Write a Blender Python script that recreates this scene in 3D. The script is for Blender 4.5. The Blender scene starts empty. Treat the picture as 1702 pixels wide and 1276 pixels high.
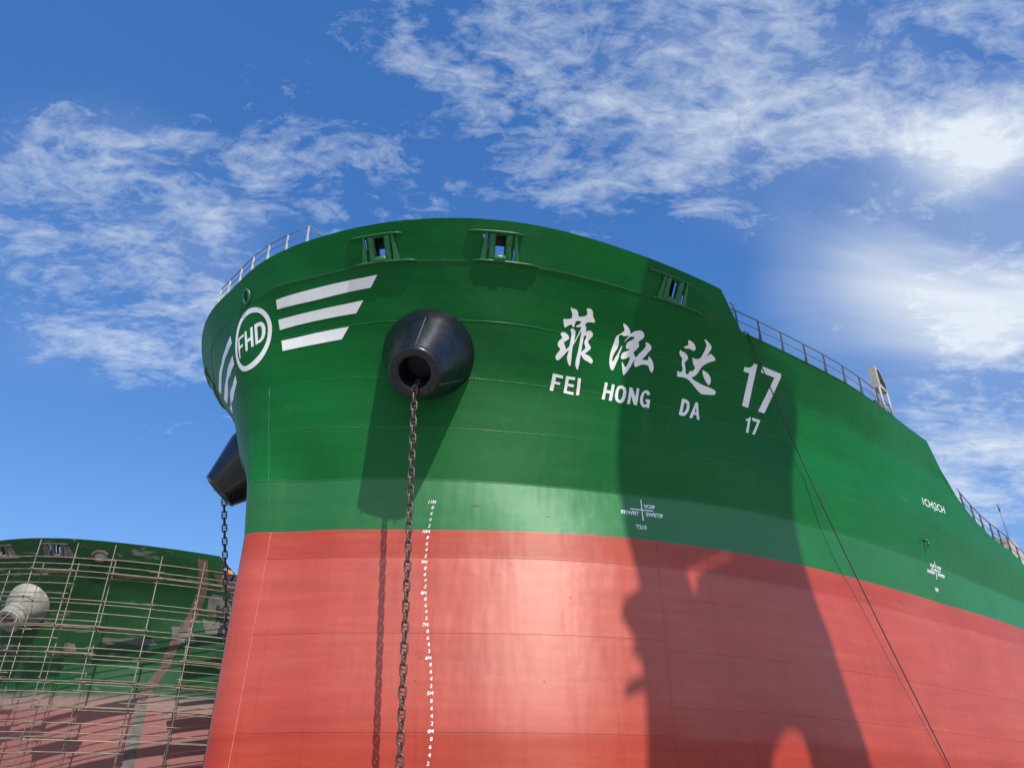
import bpy, bmesh, math, random
from mathutils import Vector, Matrix
from mathutils.geometry import tessellate_polygon
R = math.radians
random.seed(17)
scn = bpy.context.scene
col = scn.collection

# ------------------------------------------------------------------ camera
cam_d = bpy.data.cameras.new('camera')
cam_d.sensor_width = 36.0
cam_d.lens = 27.03
cam_d.clip_start = 0.05
cam_d.clip_end = 20000
cam = bpy.data.objects.new('camera', cam_d)
cam.location = (0, 0, 1.56)
cam.rotation_euler = (R(120), 0, 0)
col.objects.link(cam)
scn.camera = cam

# ------------------------------------------------------------------ sun and sky
SUN_EL, SUN_AZ = R(45.5), R(21)          # azimuth measured from straight behind the viewer to the right
SUN = Vector((math.cos(SUN_EL) * math.sin(SUN_AZ), -math.cos(SUN_EL) * math.cos(SUN_AZ), math.sin(SUN_EL)))
sd = bpy.data.lights.new('sun', 'SUN')
sd.energy = 5.0
sd.angle = R(0.53)
sd.color = (1.0, 0.955, 0.89)
so = bpy.data.objects.new('sun', sd)
so.rotation_euler = SUN.to_track_quat('Z', 'Y').to_euler()
so.location = SUN * 200
col.objects.link(so)

scn.view_settings.view_transform = 'Standard'
scn.view_settings.look = 'None'
scn.view_settings.exposure = 0.0
scn.view_settings.gamma = 1.0
scn.view_settings.use_curve_mapping = False

w = bpy.data.worlds.new('World')
scn.world = w
w.use_nodes = True
nt = w.node_tree
nt.nodes.clear()


def N(tree, kind, **kw):
    n = tree.nodes.new(kind)
    for k, v in kw.items():
        if k.startswith('i_'):
            n.inputs[k[2:].replace('_', ' ')].default_value = v
        else:
            setattr(n, k, v)
    return n


def math_node(tree, op, a, b=None, clamp=False):
    n = tree.nodes.new('ShaderNodeMath')
    n.operation = op
    n.use_clamp = clamp
    for i, v in enumerate((a, b)):
        if v is None:
            continue
        if isinstance(v, (int, float)):
            n.inputs[i].default_value = v
        else:
            tree.links.new(v, n.inputs[i])
    return n.outputs[0]


def vmath(tree, op, a, b=None):
    n = tree.nodes.new('ShaderNodeVectorMath')
    n.operation = op
    for i, v in enumerate((a, b)):
        if v is None:
            continue
        if isinstance(v, (tuple, list)):
            n.inputs[i].default_value = v
        else:
            tree.links.new(v, n.inputs[i])
    return n


def maprange(tree, v, a, b, c, d, smooth=True):
    n = tree.nodes.new('ShaderNodeMapRange')
    n.interpolation_type = 'SMOOTHSTEP' if smooth else 'LINEAR'
    tree.links.new(v, n.inputs[0])
    for i, x in enumerate((a, b, c, d)):
        n.inputs[i + 1].default_value = x
    return n.outputs[0]


def build_sky():
    L = nt.links
    sky = N(nt, 'ShaderNodeTexSky', sky_type='NISHITA', sun_disc=False, sun_elevation=SUN_EL,
            sun_rotation=math.atan2(SUN.x, SUN.y), altitude=0, air_density=1.0, dust_density=SKY_DUST, ozone_density=SKY_OZONE)
    tc = N(nt, 'ShaderNodeTexCoord')
    d = tc.outputs['Generated']
    sep = N(nt, 'ShaderNodeSeparateXYZ')
    L.new(d, sep.inputs[0])
    zz = math_node(nt, 'ADD', math_node(nt, 'MAXIMUM', sep.outputs[2], 0.02), 0.22)
    cmb = N(nt, 'ShaderNodeCombineXYZ')
    L.new(math_node(nt, 'DIVIDE', sep.outputs[0], zz), cmb.inputs[0])
    L.new(math_node(nt, 'DIVIDE', sep.outputs[1], zz), cmb.inputs[1])
    mp = N(nt, 'ShaderNodeMapping')
    mp.inputs['Rotation'].default_value = (0, 0, R(-35))
    mp.inputs['Scale'].default_value = (1.0, 1.75, 1.0)
    L.new(cmb.outputs[0], mp.inputs[0])
    n1 = N(nt, 'ShaderNodeTexNoise', i_Scale=6.5, i_Detail=12.0, i_Roughness=0.64, i_Distortion=0.9)
    L.new(mp.outputs[0], n1.inputs['Vector'])
    n2 = N(nt, 'ShaderNodeTexNoise', i_Scale=2.2, i_Detail=4.0, i_Roughness=0.5, i_Distortion=0.6)
    L.new(mp.outputs[0], n2.inputs['Vector'])
    n3 = N(nt, 'ShaderNodeTexNoise', i_Scale=30.0, i_Detail=9.0, i_Roughness=0.68, i_Distortion=0.5)
    L.new(mp.outputs[0], n3.inputs['Vector'])
    nz = math_node(nt, 'ADD', math_node(nt, 'MULTIPLY', n1.outputs[0], 0.50), math_node(nt, 'MULTIPLY', n3.outputs[0], 0.30))
    nz = math_node(nt, 'ADD', nz, math_node(nt, 'MULTIPLY', n2.outputs[0], 0.20))
    total, soft = None, None
    for (az, el, rad, wt, sf) in CLOUDS:
        v = (math.cos(R(el)) * math.sin(R(az)), math.cos(R(el)) * math.cos(R(az)), math.sin(R(el)))
        dot = vmath(nt, 'DOT_PRODUCT', d, v).outputs['Value']
        m = maprange(nt, dot, math.cos(R(rad)), 1.0, 0.0, wt)
        if sf:
            soft = m if soft is None else math_node(nt, 'ADD', soft, m)
        else:
            total = m if total is None else math_node(nt, 'ADD', total, m)
    total = math_node(nt, 'MINIMUM', total, 1.0)
    # background cover for the half of the sky behind the viewer
    back = maprange(nt, sep.outputs[1], 0.05, -0.35, 0.0, 0.75)
    total = math_node(nt, 'ADD', total, back)
    thr = math_node(nt, 'SUBTRACT', 0.598, math_node(nt, 'MULTIPLY', total, 0.15))
    dens = maprange(nt, math_node(nt, 'SUBTRACT', nz, thr), 0.0, 0.27, 0.0, 1.0, False)
    soft = math_node(nt, 'MULTIPLY', math_node(nt, 'MULTIPLY', soft, 0.75), maprange(nt, n2.outputs[0], 0.36, 0.66, 0.25, 1.35))
    dens = math_node(nt, 'ADD', math_node(nt, 'MULTIPLY', dens, 0.90), soft, True)
    fade = maprange(nt, sep.outputs[2], 0.0, 0.12, 0.0, 1.0)
    dens = math_node(nt, 'MULTIPLY', dens, fade)
    sc1 = vmath(nt, 'SCALE', sky.outputs[0])
    sc1.inputs['Scale'].default_value = 0.1 * SKY_VAL
    gm = N(nt, 'ShaderNodeGamma', i_Gamma=0.70)
    L.new(sc1.outputs['Vector'], gm.inputs[0])
    hs = N(nt, 'ShaderNodeHueSaturation')
    hs.inputs['Hue'].default_value = SKY_HUE
    hs.inputs['Saturation'].default_value = SKY_SAT
    hs.inputs['Value'].default_value = 10.0
    L.new(gm.outputs[0], hs.inputs['Color'])
    mx = N(nt, 'ShaderNodeMix', data_type='RGBA')
    L.new(dens, mx.inputs[0])
    L.new(hs.outputs[0], mx.inputs[6])
    mx.inputs[7].default_value = CLOUD_COL
    bg = N(nt, 'ShaderNodeBackground')
    bg.inputs['Strength'].default_value = SKY_STRENGTH
    L.new(mx.outputs[2], bg.inputs['Color'])
    out = N(nt, 'ShaderNodeOutputWorld')
    L.new(bg.outputs[0], out.inputs['Surface'])


SKY_STRENGTH, SKY_DUST, SKY_OZONE = 0.1, 0.6, 2.0
SKY_HUE, SKY_SAT, SKY_VAL = 0.514, 1.62, 1.62
CLOUD_COL = (7.8, 8.5, 9.4, 1)
CLOUDS = [(13.4, 52.4, 13.5, 0.85, 0), (29.9, 49.2, 12.9, 0.9, 0), (-5.0, 55.0, 8.1, 0.7, 0), (40.9, 46.5, 8.0, 0.75, 0), (21.8, 48.0, 9.4, 0.7, 0), (13.0, 47.0, 9.3, 0.45, 0), (-14.6, 53.8, 4.8, 0.5, 0), (-25.2, 48.9, 4.4, 0.45, 0), (-37.6, 42.6, 4.5, 0.6, 0), (-39.7, 36.2, 6.3, 0.55, 0), (-34.3, 38.1, 7.8, 0.7, 0), (-28.7, 41.5, 6.9, 0.62, 0), (-37.3, 33.4, 7.6, 0.6, 0), (-30.3, 33.1, 8.1, 0.8, 0), (-26.7, 29.7, 6.2, 0.75, 0), (-18.6, 44.5, 5.5, 0.4, 0), (-12.4, 42.4, 6.9, 0.55, 0), (-21.6, 42.7, 5.8, 0.4, 0), (-34.8, 25.3, 5.4, 0.35, 0), (2.9, 43.5, 8.7, 0.38, 0), (-3.3, 48.9, 8.5, 0.3, 0), (33.4, 20.9, 7.3, 0.9, 0), (36.0, 23.4, 6.0, 0.6, 0), (34.1, 25.5, 5.8, 0.45, 0), (34.1, 15.4, 5.5, 0.7, 0), (39.3, 33.5, 11.2, 0.5, 1), (35.3, 33.7, 12.8, 0.26, 1), (41.5, 35.8, 8.1, 0.3, 1), (34.3, 28.7, 14.0, 0.2, 1), (38.3, 33.1, 9.1, 0.6, 0), (43.6, 46.0, 9.3, 0.5, 0), (44.2, 41.4, 6.4, 0.5, 0), (32.8, 44.4, 6.6, 0.4, 0), (34.5, 19.9, 9.4, 0.28, 1), (27.9, 48.6, 13.0, 0.16, 1), (-33.1, 34.8, 11.8, 0.12, 1), (17.7, 51.1, 8.9, 0.1, 1)]
build_sky()

# ------------------------------------------------------------------ materials
def new_mat(name):
    m = bpy.data.materials.new(name)
    m.use_nodes = True
    t = m.node_tree
    return m, t, t.nodes['Principled BSDF']


def ramp(t, fac, stops):
    n = t.nodes.new('ShaderNodeValToRGB')
    cr = n.color_ramp
    while len(cr.elements) < len(stops):
        cr.elements.new(0.5)
    for e, (p, c) in zip(cr.elements, stops):
        e.position = p
        e.color = c if len(c) == 4 else (*c, 1)
    t.links.new(fac, n.inputs[0])
    return n.outputs[0]


def mixc(t, fac, a, b, blend='MIX'):
    n = t.nodes.new('ShaderNodeMix')
    n.data_type = 'RGBA'
    n.blend_type = blend
    for sock, v in ((n.inputs[0], fac), (n.inputs[6], a), (n.inputs[7], b)):
        if isinstance(v, (int, float)):
            sock.default_value = v
        elif isinstance(v, tuple):
            sock.default_value = v if len(v) == 4 else (*v, 1)
        else:
            t.links.new(v, sock)
    return n.outputs[2]


def noise(t, vec, scale, detail=4.0, rough=0.5, mapping=None, dist=0.0):
    if mapping:
        mp = t.nodes.new('ShaderNodeMapping')
        mp.inputs['Scale'].default_value = mapping
        t.links.new(vec, mp.inputs[0])
        vec = mp.outputs[0]
    n = N(t, 'ShaderNodeTexNoise', i_Scale=scale, i_Detail=detail, i_Roughness=rough, i_Distortion=dist)
    t.links.new(vec, n.inputs['Vector'])
    return n.outputs[0]


def simple_mat(name, colour, rough=0.5, metal=0.0, var=0.15, scale=6.0, bump=0.0):
    m, t, b = new_mat(name)
    tc = t.nodes.new('ShaderNodeTexCoord')
    f = noise(t, tc.outputs['Object'], scale, 6, 0.6)
    lo = tuple(c * (1 - var) for c in colour)
    hi = tuple(min(1, c * (1 + var)) for c in colour)
    t.links.new(ramp(t, f, [(0.3, lo), (0.7, hi)]), b.inputs['Base Color'])
    b.inputs['Roughness'].default_value = rough
    b.inputs['Metallic'].default_value = metal
    if bump:
        bp = t.nodes.new('ShaderNodeBump')
        bp.inputs['Strength'].default_value = bump
        bp.inputs['Distance'].default_value = 0.02
        t.links.new(f, bp.inputs['Height'])
        t.links.new(bp.outputs[0], b.inputs['Normal'])
    return m


GREEN = (0.004, 0.130, 0.024)
RED = (0.42, 0.050, 0.030)


def hull_paint(name, zline, worn):
    m, t, b = new_mat(name)
    L = t.links
    tc = t.nodes.new('ShaderNodeTexCoord')
    o = tc.outputs['Object']
    sep = t.nodes.new('ShaderNodeSeparateXYZ')
    L.new(o, sep.inputs[0])
    streak = noise(t, o, 1.0, 5, 0.6, (0.25, 0.25, 3.4))          # roller passes along the plates
    patch = noise(t, o, 0.33, 3, 0.5, (1, 1, 1.2), 0.4)
    runs = noise(t, o, 1.0, 6, 0.65, (5.0, 5.0, 0.22))            # vertical runs
    fine = noise(t, o, 14.0, 4, 0.6)
    var = math_node(t, 'ADD', math_node(t, 'MULTIPLY', streak, 0.55), math_node(t, 'MULTIPLY', patch, 0.45))
    k = 1.0 if not worn else 0.48
    g = ramp(t, var, [(0.3, tuple(c * 0.80 * k for c in GREEN)), (0.52, tuple(c * k for c in GREEN)), (0.72, (GREEN[0] * 1.6 * k, GREEN[1] * 1.14 * k, GREEN[2] * 1.3 * k))])
    r = ramp(t, var, [(0.3, tuple(c * 0.78 * k for c in RED)), (0.52, tuple(c * k for c in RED)), (0.72, (RED[0] * 1.07 * k, RED[1] * 1.7 * k, RED[2] * 1.8 * k))])
    wob = math_node(t, 'MULTIPLY', math_node(t, 'SUBTRACT', fine, 0.5), 0.02 if not worn else 0.9)
    zz = math_node(t, 'ADD', sep.outputs[2], wob)
    if worn:
        big = noise(t, o, 0.5, 5, 0.6)
        zz = math_node(t, 'ADD', zz, math_node(t, 'MULTIPLY', math_node(t, 'SUBTRACT', big, 0.5), 0.8))
    isg = maprange(t, zz, zline - (0.004 if not worn else 0.2), zline + (0.004 if not worn else 0.2), 0, 1)
    # small steps of tone from plate to plate
    tone = ramp(t, math_node(t, 'DIVIDE', sep.outputs[2], 20.0), [(0.0, (0.88,) * 3), (0.197, (0.88,) * 3), (0.2, (0.97,) * 3), (0.337, (1.0,) * 3), (0.34, (1.04,) * 3), (0.455, (1.05,) * 3), (0.458, (0.90,) * 3), (0.5, (0.90,) * 3), (0.503, (1.06,) * 3), (0.582, (1.06,) * 3), (0.585, (0.95,) * 3), (0.664, (0.95,) * 3), (0.667, (0.9,) * 3)])
    if worn:
        r = mixc(t, 0.8, r, (0.27, 0.115, 0.10))
    c = mixc(t, isg, r, g)
    c = mixc(t, 1.0, c, tone, 'MULTIPLY')
    # faint vertical runs on the red
    rf = maprange(t, runs, 0.54, 0.70, 0.0, 0.24)
    rf = math_node(t, 'MULTIPLY', rf, math_node(t, 'SUBTRACT', 1.0, isg))
    c = mixc(t, rf, c, tuple(x * 0.45 for x in RED))
    # weathered smudges on the green
    sm = maprange(t, noise(t, o, 0.7, 6, 0.68, (1, 1, 0.55), 0.8), 0.60, 0.78, 0.0, 0.20)
    c = mixc(t, math_node(t, 'MULTIPLY', sm, isg), c, (0.10, 0.20, 0.13))
    if worn:
        pr = maprange(t, noise(t, o, 0.9, 6, 0.65, (0.5, 0.5, 1.6), 0.5), 0.60, 0.68, 0.0, 0.65)
        c = mixc(t, pr, c, (0.20, 0.185, 0.16))
        near = maprange(t, math_node(t, 'ABSOLUTE', math_node(t, 'SUBTRACT', zz, zline - 0.3)), 0.1, 0.9, 0.55, 0.0)
        c = mixc(t, near, c, (0.25, 0.2, 0.17))
    L.new(c, b.inputs['Base Color'])
    rr = math_node(t, 'ADD', 0.45 if not worn else 0.5, math_node(t, 'MULTIPLY', streak, 0.10))
    L.new(rr, b.inputs['Roughness'])
    if not worn:
        # roller-laid enamel: the brush grain runs along the ship, so glints spread up and down; each band has its own sheen
        b.inputs['Anisotropic'].default_value = 0.76
        tv = t.nodes.new('ShaderNodeCombineXYZ')
        tv.inputs[2].default_value = 1.0
        L.new(tv.outputs[0], b.inputs['Tangent'])
        sheen = ramp(t, math_node(t, 'DIVIDE', sep.outputs[2], 20.0), [(0.0, (0.12,) * 3), (0.19, (0.20,) * 3), (0.2, (0.40,) * 3), (0.28, (0.68,) * 3), (0.455, (0.78,) * 3), (0.459, (0.42,) * 3), (0.5, (0.42,) * 3), (0.504, (0.62,) * 3), (0.582, (0.62,) * 3), (0.585, (0.22,) * 3), (0.75, (0.12,) * 3)])
        L.new(sheen, b.inputs['Specular IOR Level'])
        L.new(mixc(t, isg, (1.0, 0.86, 0.76), (0.72, 1.0, 0.80)), b.inputs['Specular Tint'])
    b.inputs['IOR'].default_value = 1.75 if not worn else 1.5
    # plates pulled in between the frames, and a little orange peel
    w1 = noise(t, o, 0.55, 3, 0.5, (1, 1, 1.5))
    wv = noise(t, o, 1.0, 2, 0.5, (1.25, 1.25, 0.35))
    h = math_node(t, 'ADD', math_node(t, 'MULTIPLY', w1, 0.6), math_node(t, 'MULTIPLY', wv, 0.5))
    h = math_node(t, 'ADD', h, math_node(t, 'MULTIPLY', streak, 0.05))
    bp = t.nodes.new('ShaderNodeBump')
    bp.inputs['Strength'].default_value = 0.75
    bp.inputs['Distance'].default_value = 0.06
    L.new(h, bp.inputs['Height'])
    L.new(bp.outputs[0], b.inputs['Normal'])
    return m


M = {}
M['paint'] = hull_paint('hull_paint', 10.05, False)
M['worn'] = hull_paint('worn_hull_paint', 9.45, True)
M['fitting_green'] = simple_mat('fitting_green', (0.016, 0.150, 0.05), 0.35, var=0.2)
M['white'] = simple_mat('marking_white', (0.90, 0.90, 0.88), 0.45, var=0.05, scale=3)
M['bead_glint_green'] = simple_mat('bead_glint_green', (0.045, 0.20, 0.085), 0.3, var=0.4, scale=5)  # paler than the hull: the glint on the weld beads put into colour
M['bead_glint_red'] = simple_mat('bead_glint_red', (0.55, 0.16, 0.12), 0.35, var=0.3, scale=5)  # highlight along the stem weld painted in as a paler red
M['rail_white'] = simple_mat('rail_white', (0.45, 0.46, 0.43), 0.45, var=0.12, scale=8)
M['rail_dark'] = simple_mat('rail_steel', (0.14, 0.145, 0.15), 0.5, var=0.2, scale=8)
M['beige'] = simple_mat('beige_paint', (0.40, 0.38, 0.33), 0.5, var=0.12, scale=5)
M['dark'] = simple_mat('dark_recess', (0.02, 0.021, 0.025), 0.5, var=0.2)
M['deck'] = simple_mat('deck_paint', (0.10, 0.06, 0.05), 0.6, var=0.2)
M['chain'] = simple_mat('chain_steel', (0.13, 0.10, 0.085), 0.40, 0.6, 0.5, 22, 0.3)
M['rope'] = simple_mat('rope_fibre', (0.05, 0.052, 0.045), 0.8, var=0.3, scale=40)
M['primer'] = simple_mat('grey_primer', (0.13, 0.122, 0.108), 0.8, var=0.25, scale=1.6)
M['brown_primer'] = simple_mat('brown_primer', (0.12, 0.075, 0.055), 0.8, var=0.3, scale=1.6)
M['cream'] = simple_mat('cream_undercoat', (0.27, 0.265, 0.235), 0.7, var=0.4, scale=1.2)
M['tube'] = simple_mat('scaffold_tube', (0.25, 0.215, 0.17), 0.5, 0.3, 0.35, 2.0)
M['plank'] = simple_mat('scaffold_plank', (0.24, 0.17, 0.10), 0.85, 0, 0.35, 2.5)
M['crane'] = simple_mat('crane_blue', (0.10, 0.16, 0.26), 0.5, var=0.1)
M['orange'] = simple_mat('hi_vis_orange', (0.75, 0.22, 0.05), 0.8, var=0.1)
M['navy'] = simple_mat('navy_cloth', (0.03, 0.04, 0.055), 0.85, var=0.2)
M['skin'] = simple_mat('skin', (0.42, 0.23, 0.15), 0.6, var=0.08)
M['helmet'] = simple_mat('helmet_white', (0.78, 0.78, 0.76), 0.3, var=0.03)


def bell_paint():
    m, t, b = new_mat('black_bell_paint')
    tc = t.nodes.new('ShaderNodeTexCoord')
    o = tc.outputs['Object']
    f = noise(t, o, 3.0, 7, 0.65)
    s = noise(t, o, 11.0, 6, 0.7)
    c = ramp(t, f, [(0.3, (0.004, 0.006, 0.010)), (0.7, (0.010, 0.013, 0.019))])
    scuff = maprange(t, s, 0.64, 0.74, 0.0, 0.10)
    c = mixc(t, scuff, c, (0.11, 0.12, 0.13))
    t.links.new(c, b.inputs['Base Color'])
    t.links.new(math_node(t, 'ADD', 0.15, math_node(t, 'MULTIPLY', f, 0.22)), b.inputs['Roughness'])
    b.inputs['IOR'].default_value = 1.55
    bp = t.nodes.new('ShaderNodeBump')
    bp.inputs['Strength'].default_value = 0.10
    bp.inputs['Distance'].default_value = 0.02
    t.links.new(f, bp.inputs['Height'])
    t.links.new(bp.outputs[0], b.inputs['Normal'])
    return m


M['bell'] = bell_paint()


def ground_mat():
    m, t, b = new_mat('dock_concrete')
    tc = t.nodes.new('ShaderNodeTexCoord')
    o = tc.outputs['Object']
    f = noise(t, o, 0.35, 8, 0.65)
    s = noise(t, o, 3.0, 8, 0.7)
    c = ramp(t, math_node(t, 'ADD', math_node(t, 'MULTIPLY', f, 0.6), math_node(t, 'MULTIPLY', s, 0.4)),
             [(0.3, (0.19, 0.18, 0.16)), (0.5, (0.29, 0.275, 0.245)), (0.75, (0.40, 0.38, 0.34))])
    t.links.new(c, b.inputs['Base Color'])
    b.inputs['Roughness'].default_value = 0.9
    bp = t.nodes.new('ShaderNodeBump')
    bp.inputs['Strength'].default_value = 0.4
    t.links.new(s, bp.inputs['Height'])
    t.links.new(bp.outputs[0], b.inputs['Normal'])
    return m


M['ground'] = ground_mat()


# ------------------------------------------------------------------ object helpers
def link(name, bm, mat, parent=None, smooth=False):
    me = bpy.data.meshes.new(name)
    bm.to_mesh(me)
    bm.free()
    if smooth:
        for p in me.polygons:
            p.use_smooth = True
    me.materials.append(mat)
    o = bpy.data.objects.new(name, me)
    col.objects.link(o)
    o.parent = parent
    return o


def empty(name, loc, rz=0.0, **props):
    o = bpy.data.objects.new(name, None)
    col.objects.link(o)
    o.location = loc
    o.rotation_euler = (0, 0, rz)
    o.empty_display_size = 0.5
    for k, v in props.items():
        o[k] = v
    return o


def add_tube(bm, pts, r, seg=8, cap=True):
    pts = [Vector(p) for p in pts]
    rings = []
    prev = None
    for i, p in enumerate(pts):
        d = (pts[min(i + 1, len(pts) - 1)] - pts[max(i - 1, 0)]).normalized()
        if prev is None:
            u = d.orthogonal().normalized()
        else:
            u = (prev - d * prev.dot(d)).normalized()
        prev = u
        v = d.cross(u)
        rings.append([bm.verts.new(p + (u * math.cos(a) + v * math.sin(a)) * r)
                      for a in (2 * math.pi * k / seg for k in range(seg))])
    for a, b in zip(rings, rings[1:]):
        for k in range(seg):
            f = bm.faces.new((a[k], a[(k + 1) % seg], b[(k + 1) % seg], b[k]))
            f.smooth = True
    if cap:
        bm.faces.new(rings[0][::-1])
        bm.faces.new(rings[-1])


def add_box(bm, c, x, y, z, hx, hy, hz):
    c = Vector(c)
    vs = []
    for sz in (-1, 1):
        for sx, sy in ((-1, -1), (1, -1), (1, 1), (-1, 1)):
            vs.append(bm.verts.new(c + x * (sx * hx) + y * (sy * hy) + z * (sz * hz)))
    for q in ((0, 3, 2, 1), (4, 5, 6, 7), (0, 1, 5, 4), (1, 2, 6, 5), (2, 3, 7, 6), (3, 0, 4, 7)):
        bm.faces.new([vs[i] for i in q])


def add_lathe(bm, base, axis, prof, seg=64):
    axis = axis.normalized()
    u = axis.orthogonal().normalized()
    v = axis.cross(u)
    rings = []
    for d, r in prof:
        rings.append([bm.verts.new(base + axis * d + (u * math.cos(a) + v * math.sin(a)) * r)
                      for a in (2 * math.pi * k / seg for k in range(seg))])
    for a, b in zip(rings, rings[1:]):
        for k in range(seg):
            f = bm.faces.new((a[k], a[(k + 1) % seg], b[(k + 1) % seg], b[k]))
            f.smooth = True
    bm.faces.new(rings[-1])


# ------------------------------------------------------------------ ship lines
# table of offsets: distance aft of the stem (s) and half breadth (b) along seven waterlines, by girth from the stem
GIRTH = [0.0, 0.5, 1.0, 1.5, 2.0, 2.5, 3.0, 3.5, 4.0, 4.5, 5.0, 5.5, 6.0, 7.0, 8.0, 9.0, 10.0, 11.0, 12.0, 13.0, 14.0, 15.0, 16.0, 18.0, 20.0, 22.0, 24.0, 26.0, 28.0, 30.0, 35.0, 40.0, 45.0, 50.0, 55.0, 60.0]
LEVEL = [10.05, 11.65, 13.3, 14.9, 16.5, 18.1, 19.2]
LINES = [[(-0.053,0.1),(0.121,0.561),(0.451,0.935),(0.801,1.292),(1.126,1.671),(1.43,2.069),(1.742,2.459),(2.083,2.825),(2.437,3.177),(2.801,3.52),(3.171,3.857),(3.542,4.192),(3.912,4.528),(4.651,5.203),(5.399,5.866),(6.17,6.502),(6.968,7.105),(7.791,7.673),(8.64,8.201),(9.516,8.684),(10.414,9.123),(11.331,9.522),(12.262,9.885),(14.158,10.522),(16.089,11.039),(18.047,11.441),(20.017,11.771),(21.996,12.055),(23.98,12.294),(25.968,12.505),(30.93,13.09),(35.914,13.444),(40.91,13.628),(45.903,13.888),(50.902,13.993),(55.902,14.0)],[(-0.449,0.5),(-0.267,0.956),(0.085,1.309),(0.471,1.626),(0.838,1.966),(1.171,2.338),(1.483,2.729),(1.803,3.113),(2.141,3.481),(2.496,3.833),(2.866,4.169),(3.245,4.496),(3.63,4.814),(4.414,5.435),(5.217,6.032),(6.042,6.596),(6.89,7.125),(7.757,7.624),(8.636,8.102),(9.519,8.571),(10.404,9.037),(11.293,9.495),(12.194,9.928),(14.057,10.651),(15.977,11.209),(17.909,11.679),(19.86,12.068),(21.833,12.341),(23.815,12.561),(25.799,12.763),(30.784,12.998),(35.762,13.319),(40.735,13.793),(45.734,13.879),(50.733,13.995),(55.733,14.0)],[(-0.618,0.12),(-0.556,0.615),(-0.405,1.091),(-0.195,1.544),(0.056,1.976),(0.339,2.388),(0.651,2.779),(0.99,3.147),(1.345,3.498),(1.709,3.842),(2.073,4.185),(2.434,4.53),(2.795,4.876),(3.536,5.547),(4.327,6.158),(5.153,6.723),(5.991,7.268),(6.841,7.795),(7.704,8.3),(8.587,8.768),(9.491,9.196),(10.41,9.59),(11.338,9.963),(13.208,10.672),(15.103,11.312),(17.031,11.829),(18.987,12.231),(20.961,12.542),(22.944,12.789),(24.932,12.993),(29.916,13.362),(34.91,13.585),(39.907,13.759),(44.905,13.886),(49.904,13.981),(54.904,14.002)],[(-1.017,0.0),(-0.971,0.497),(-0.851,0.982),(-0.673,1.449),(-0.446,1.894),(-0.192,2.325),(0.077,2.747),(0.354,3.163),(0.644,3.57),(0.957,3.959),(1.295,4.327),(1.644,4.686),(1.993,5.044),(2.695,5.756),(3.453,6.406),(4.281,6.967),(5.138,7.483),(6.005,7.981),(6.871,8.48),(7.743,8.971),(8.636,9.42),(9.563,9.795),(10.519,10.085),(12.454,10.593),(14.365,11.183),(16.301,11.683),(18.26,12.086),(20.23,12.429),(22.21,12.706),(24.199,12.919),(29.184,13.301),(34.178,13.545),(39.174,13.754),(44.172,13.894),(49.171,13.967),(54.171,14.004)],[(-1.618,0.0),(-1.571,0.497),(-1.449,0.982),(-1.275,1.45),(-1.064,1.903),(-0.836,2.348),(-0.599,2.788),(-0.358,3.227),(-0.116,3.664),(0.129,4.1),(0.382,4.531),(0.652,4.952),(0.945,5.357),(1.613,6.1),(2.333,6.794),(3.06,7.48),(3.845,8.099),(4.7,8.616),(5.608,9.035),(6.54,9.396),(7.476,9.749),(8.407,10.112),(9.344,10.462),(11.265,11.015),(13.199,11.524),(15.157,11.927),(17.138,12.2),(19.118,12.482),(21.106,12.701),(23.091,12.946),(28.081,13.155),(33.064,13.554),(38.062,13.704),(43.058,13.893),(48.058,13.951),(53.058,14.005)],[(-1.961,0.0),(-1.951,0.5),(-1.924,0.999),(-1.883,1.497),(-1.82,1.993),(-1.719,2.483),(-1.564,2.958),(-1.355,3.412),(-1.123,3.854),(-0.891,4.297),(-0.667,4.745),(-0.438,5.189),(-0.19,5.623),(0.386,6.44),(1.035,7.2),(1.734,7.915),(2.489,8.57),(3.294,9.162),(4.145,9.687),(5.034,10.146),(5.949,10.547),(6.884,10.901),(7.833,11.219),(9.754,11.772),(11.705,12.213),(13.671,12.578),(15.648,12.878),(17.63,13.148),(19.62,13.351),(21.618,13.417),(26.618,13.396),(31.616,13.525),(36.613,13.7),(41.61,13.855),(46.61,13.931),(51.609,13.997)],[(-2.248,0.0),(-2.253,0.5),(-2.258,1.0),(-2.25,1.5),(-2.209,1.998),(-2.136,2.492),(-2.033,2.982),(-1.901,3.464),(-1.745,3.939),(-1.567,4.406),(-1.366,4.864),(-1.151,5.315),(-0.924,5.761),(-0.423,6.626),(0.161,7.437),(0.812,8.195),(1.523,8.898),(2.295,9.534),(3.124,10.093),(4.001,10.571),(4.914,10.979),(5.85,11.331),(6.8,11.643),(8.728,12.172),(10.687,12.573),(12.668,12.846),(14.661,13.01),(16.659,13.103),(18.658,13.174),(20.656,13.249),(25.654,13.411),(30.652,13.54),(35.65,13.69),(40.648,13.809),(45.648,13.904),(50.647,13.99)]]
AX = Vector((math.cos(R(43.5)), math.sin(R(43.5)), 0))
PX = Vector((math.sin(R(43.5)), -math.cos(R(43.5)), 0))
ORG = Vector((-8.9185, 24.8747, 0))


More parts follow.
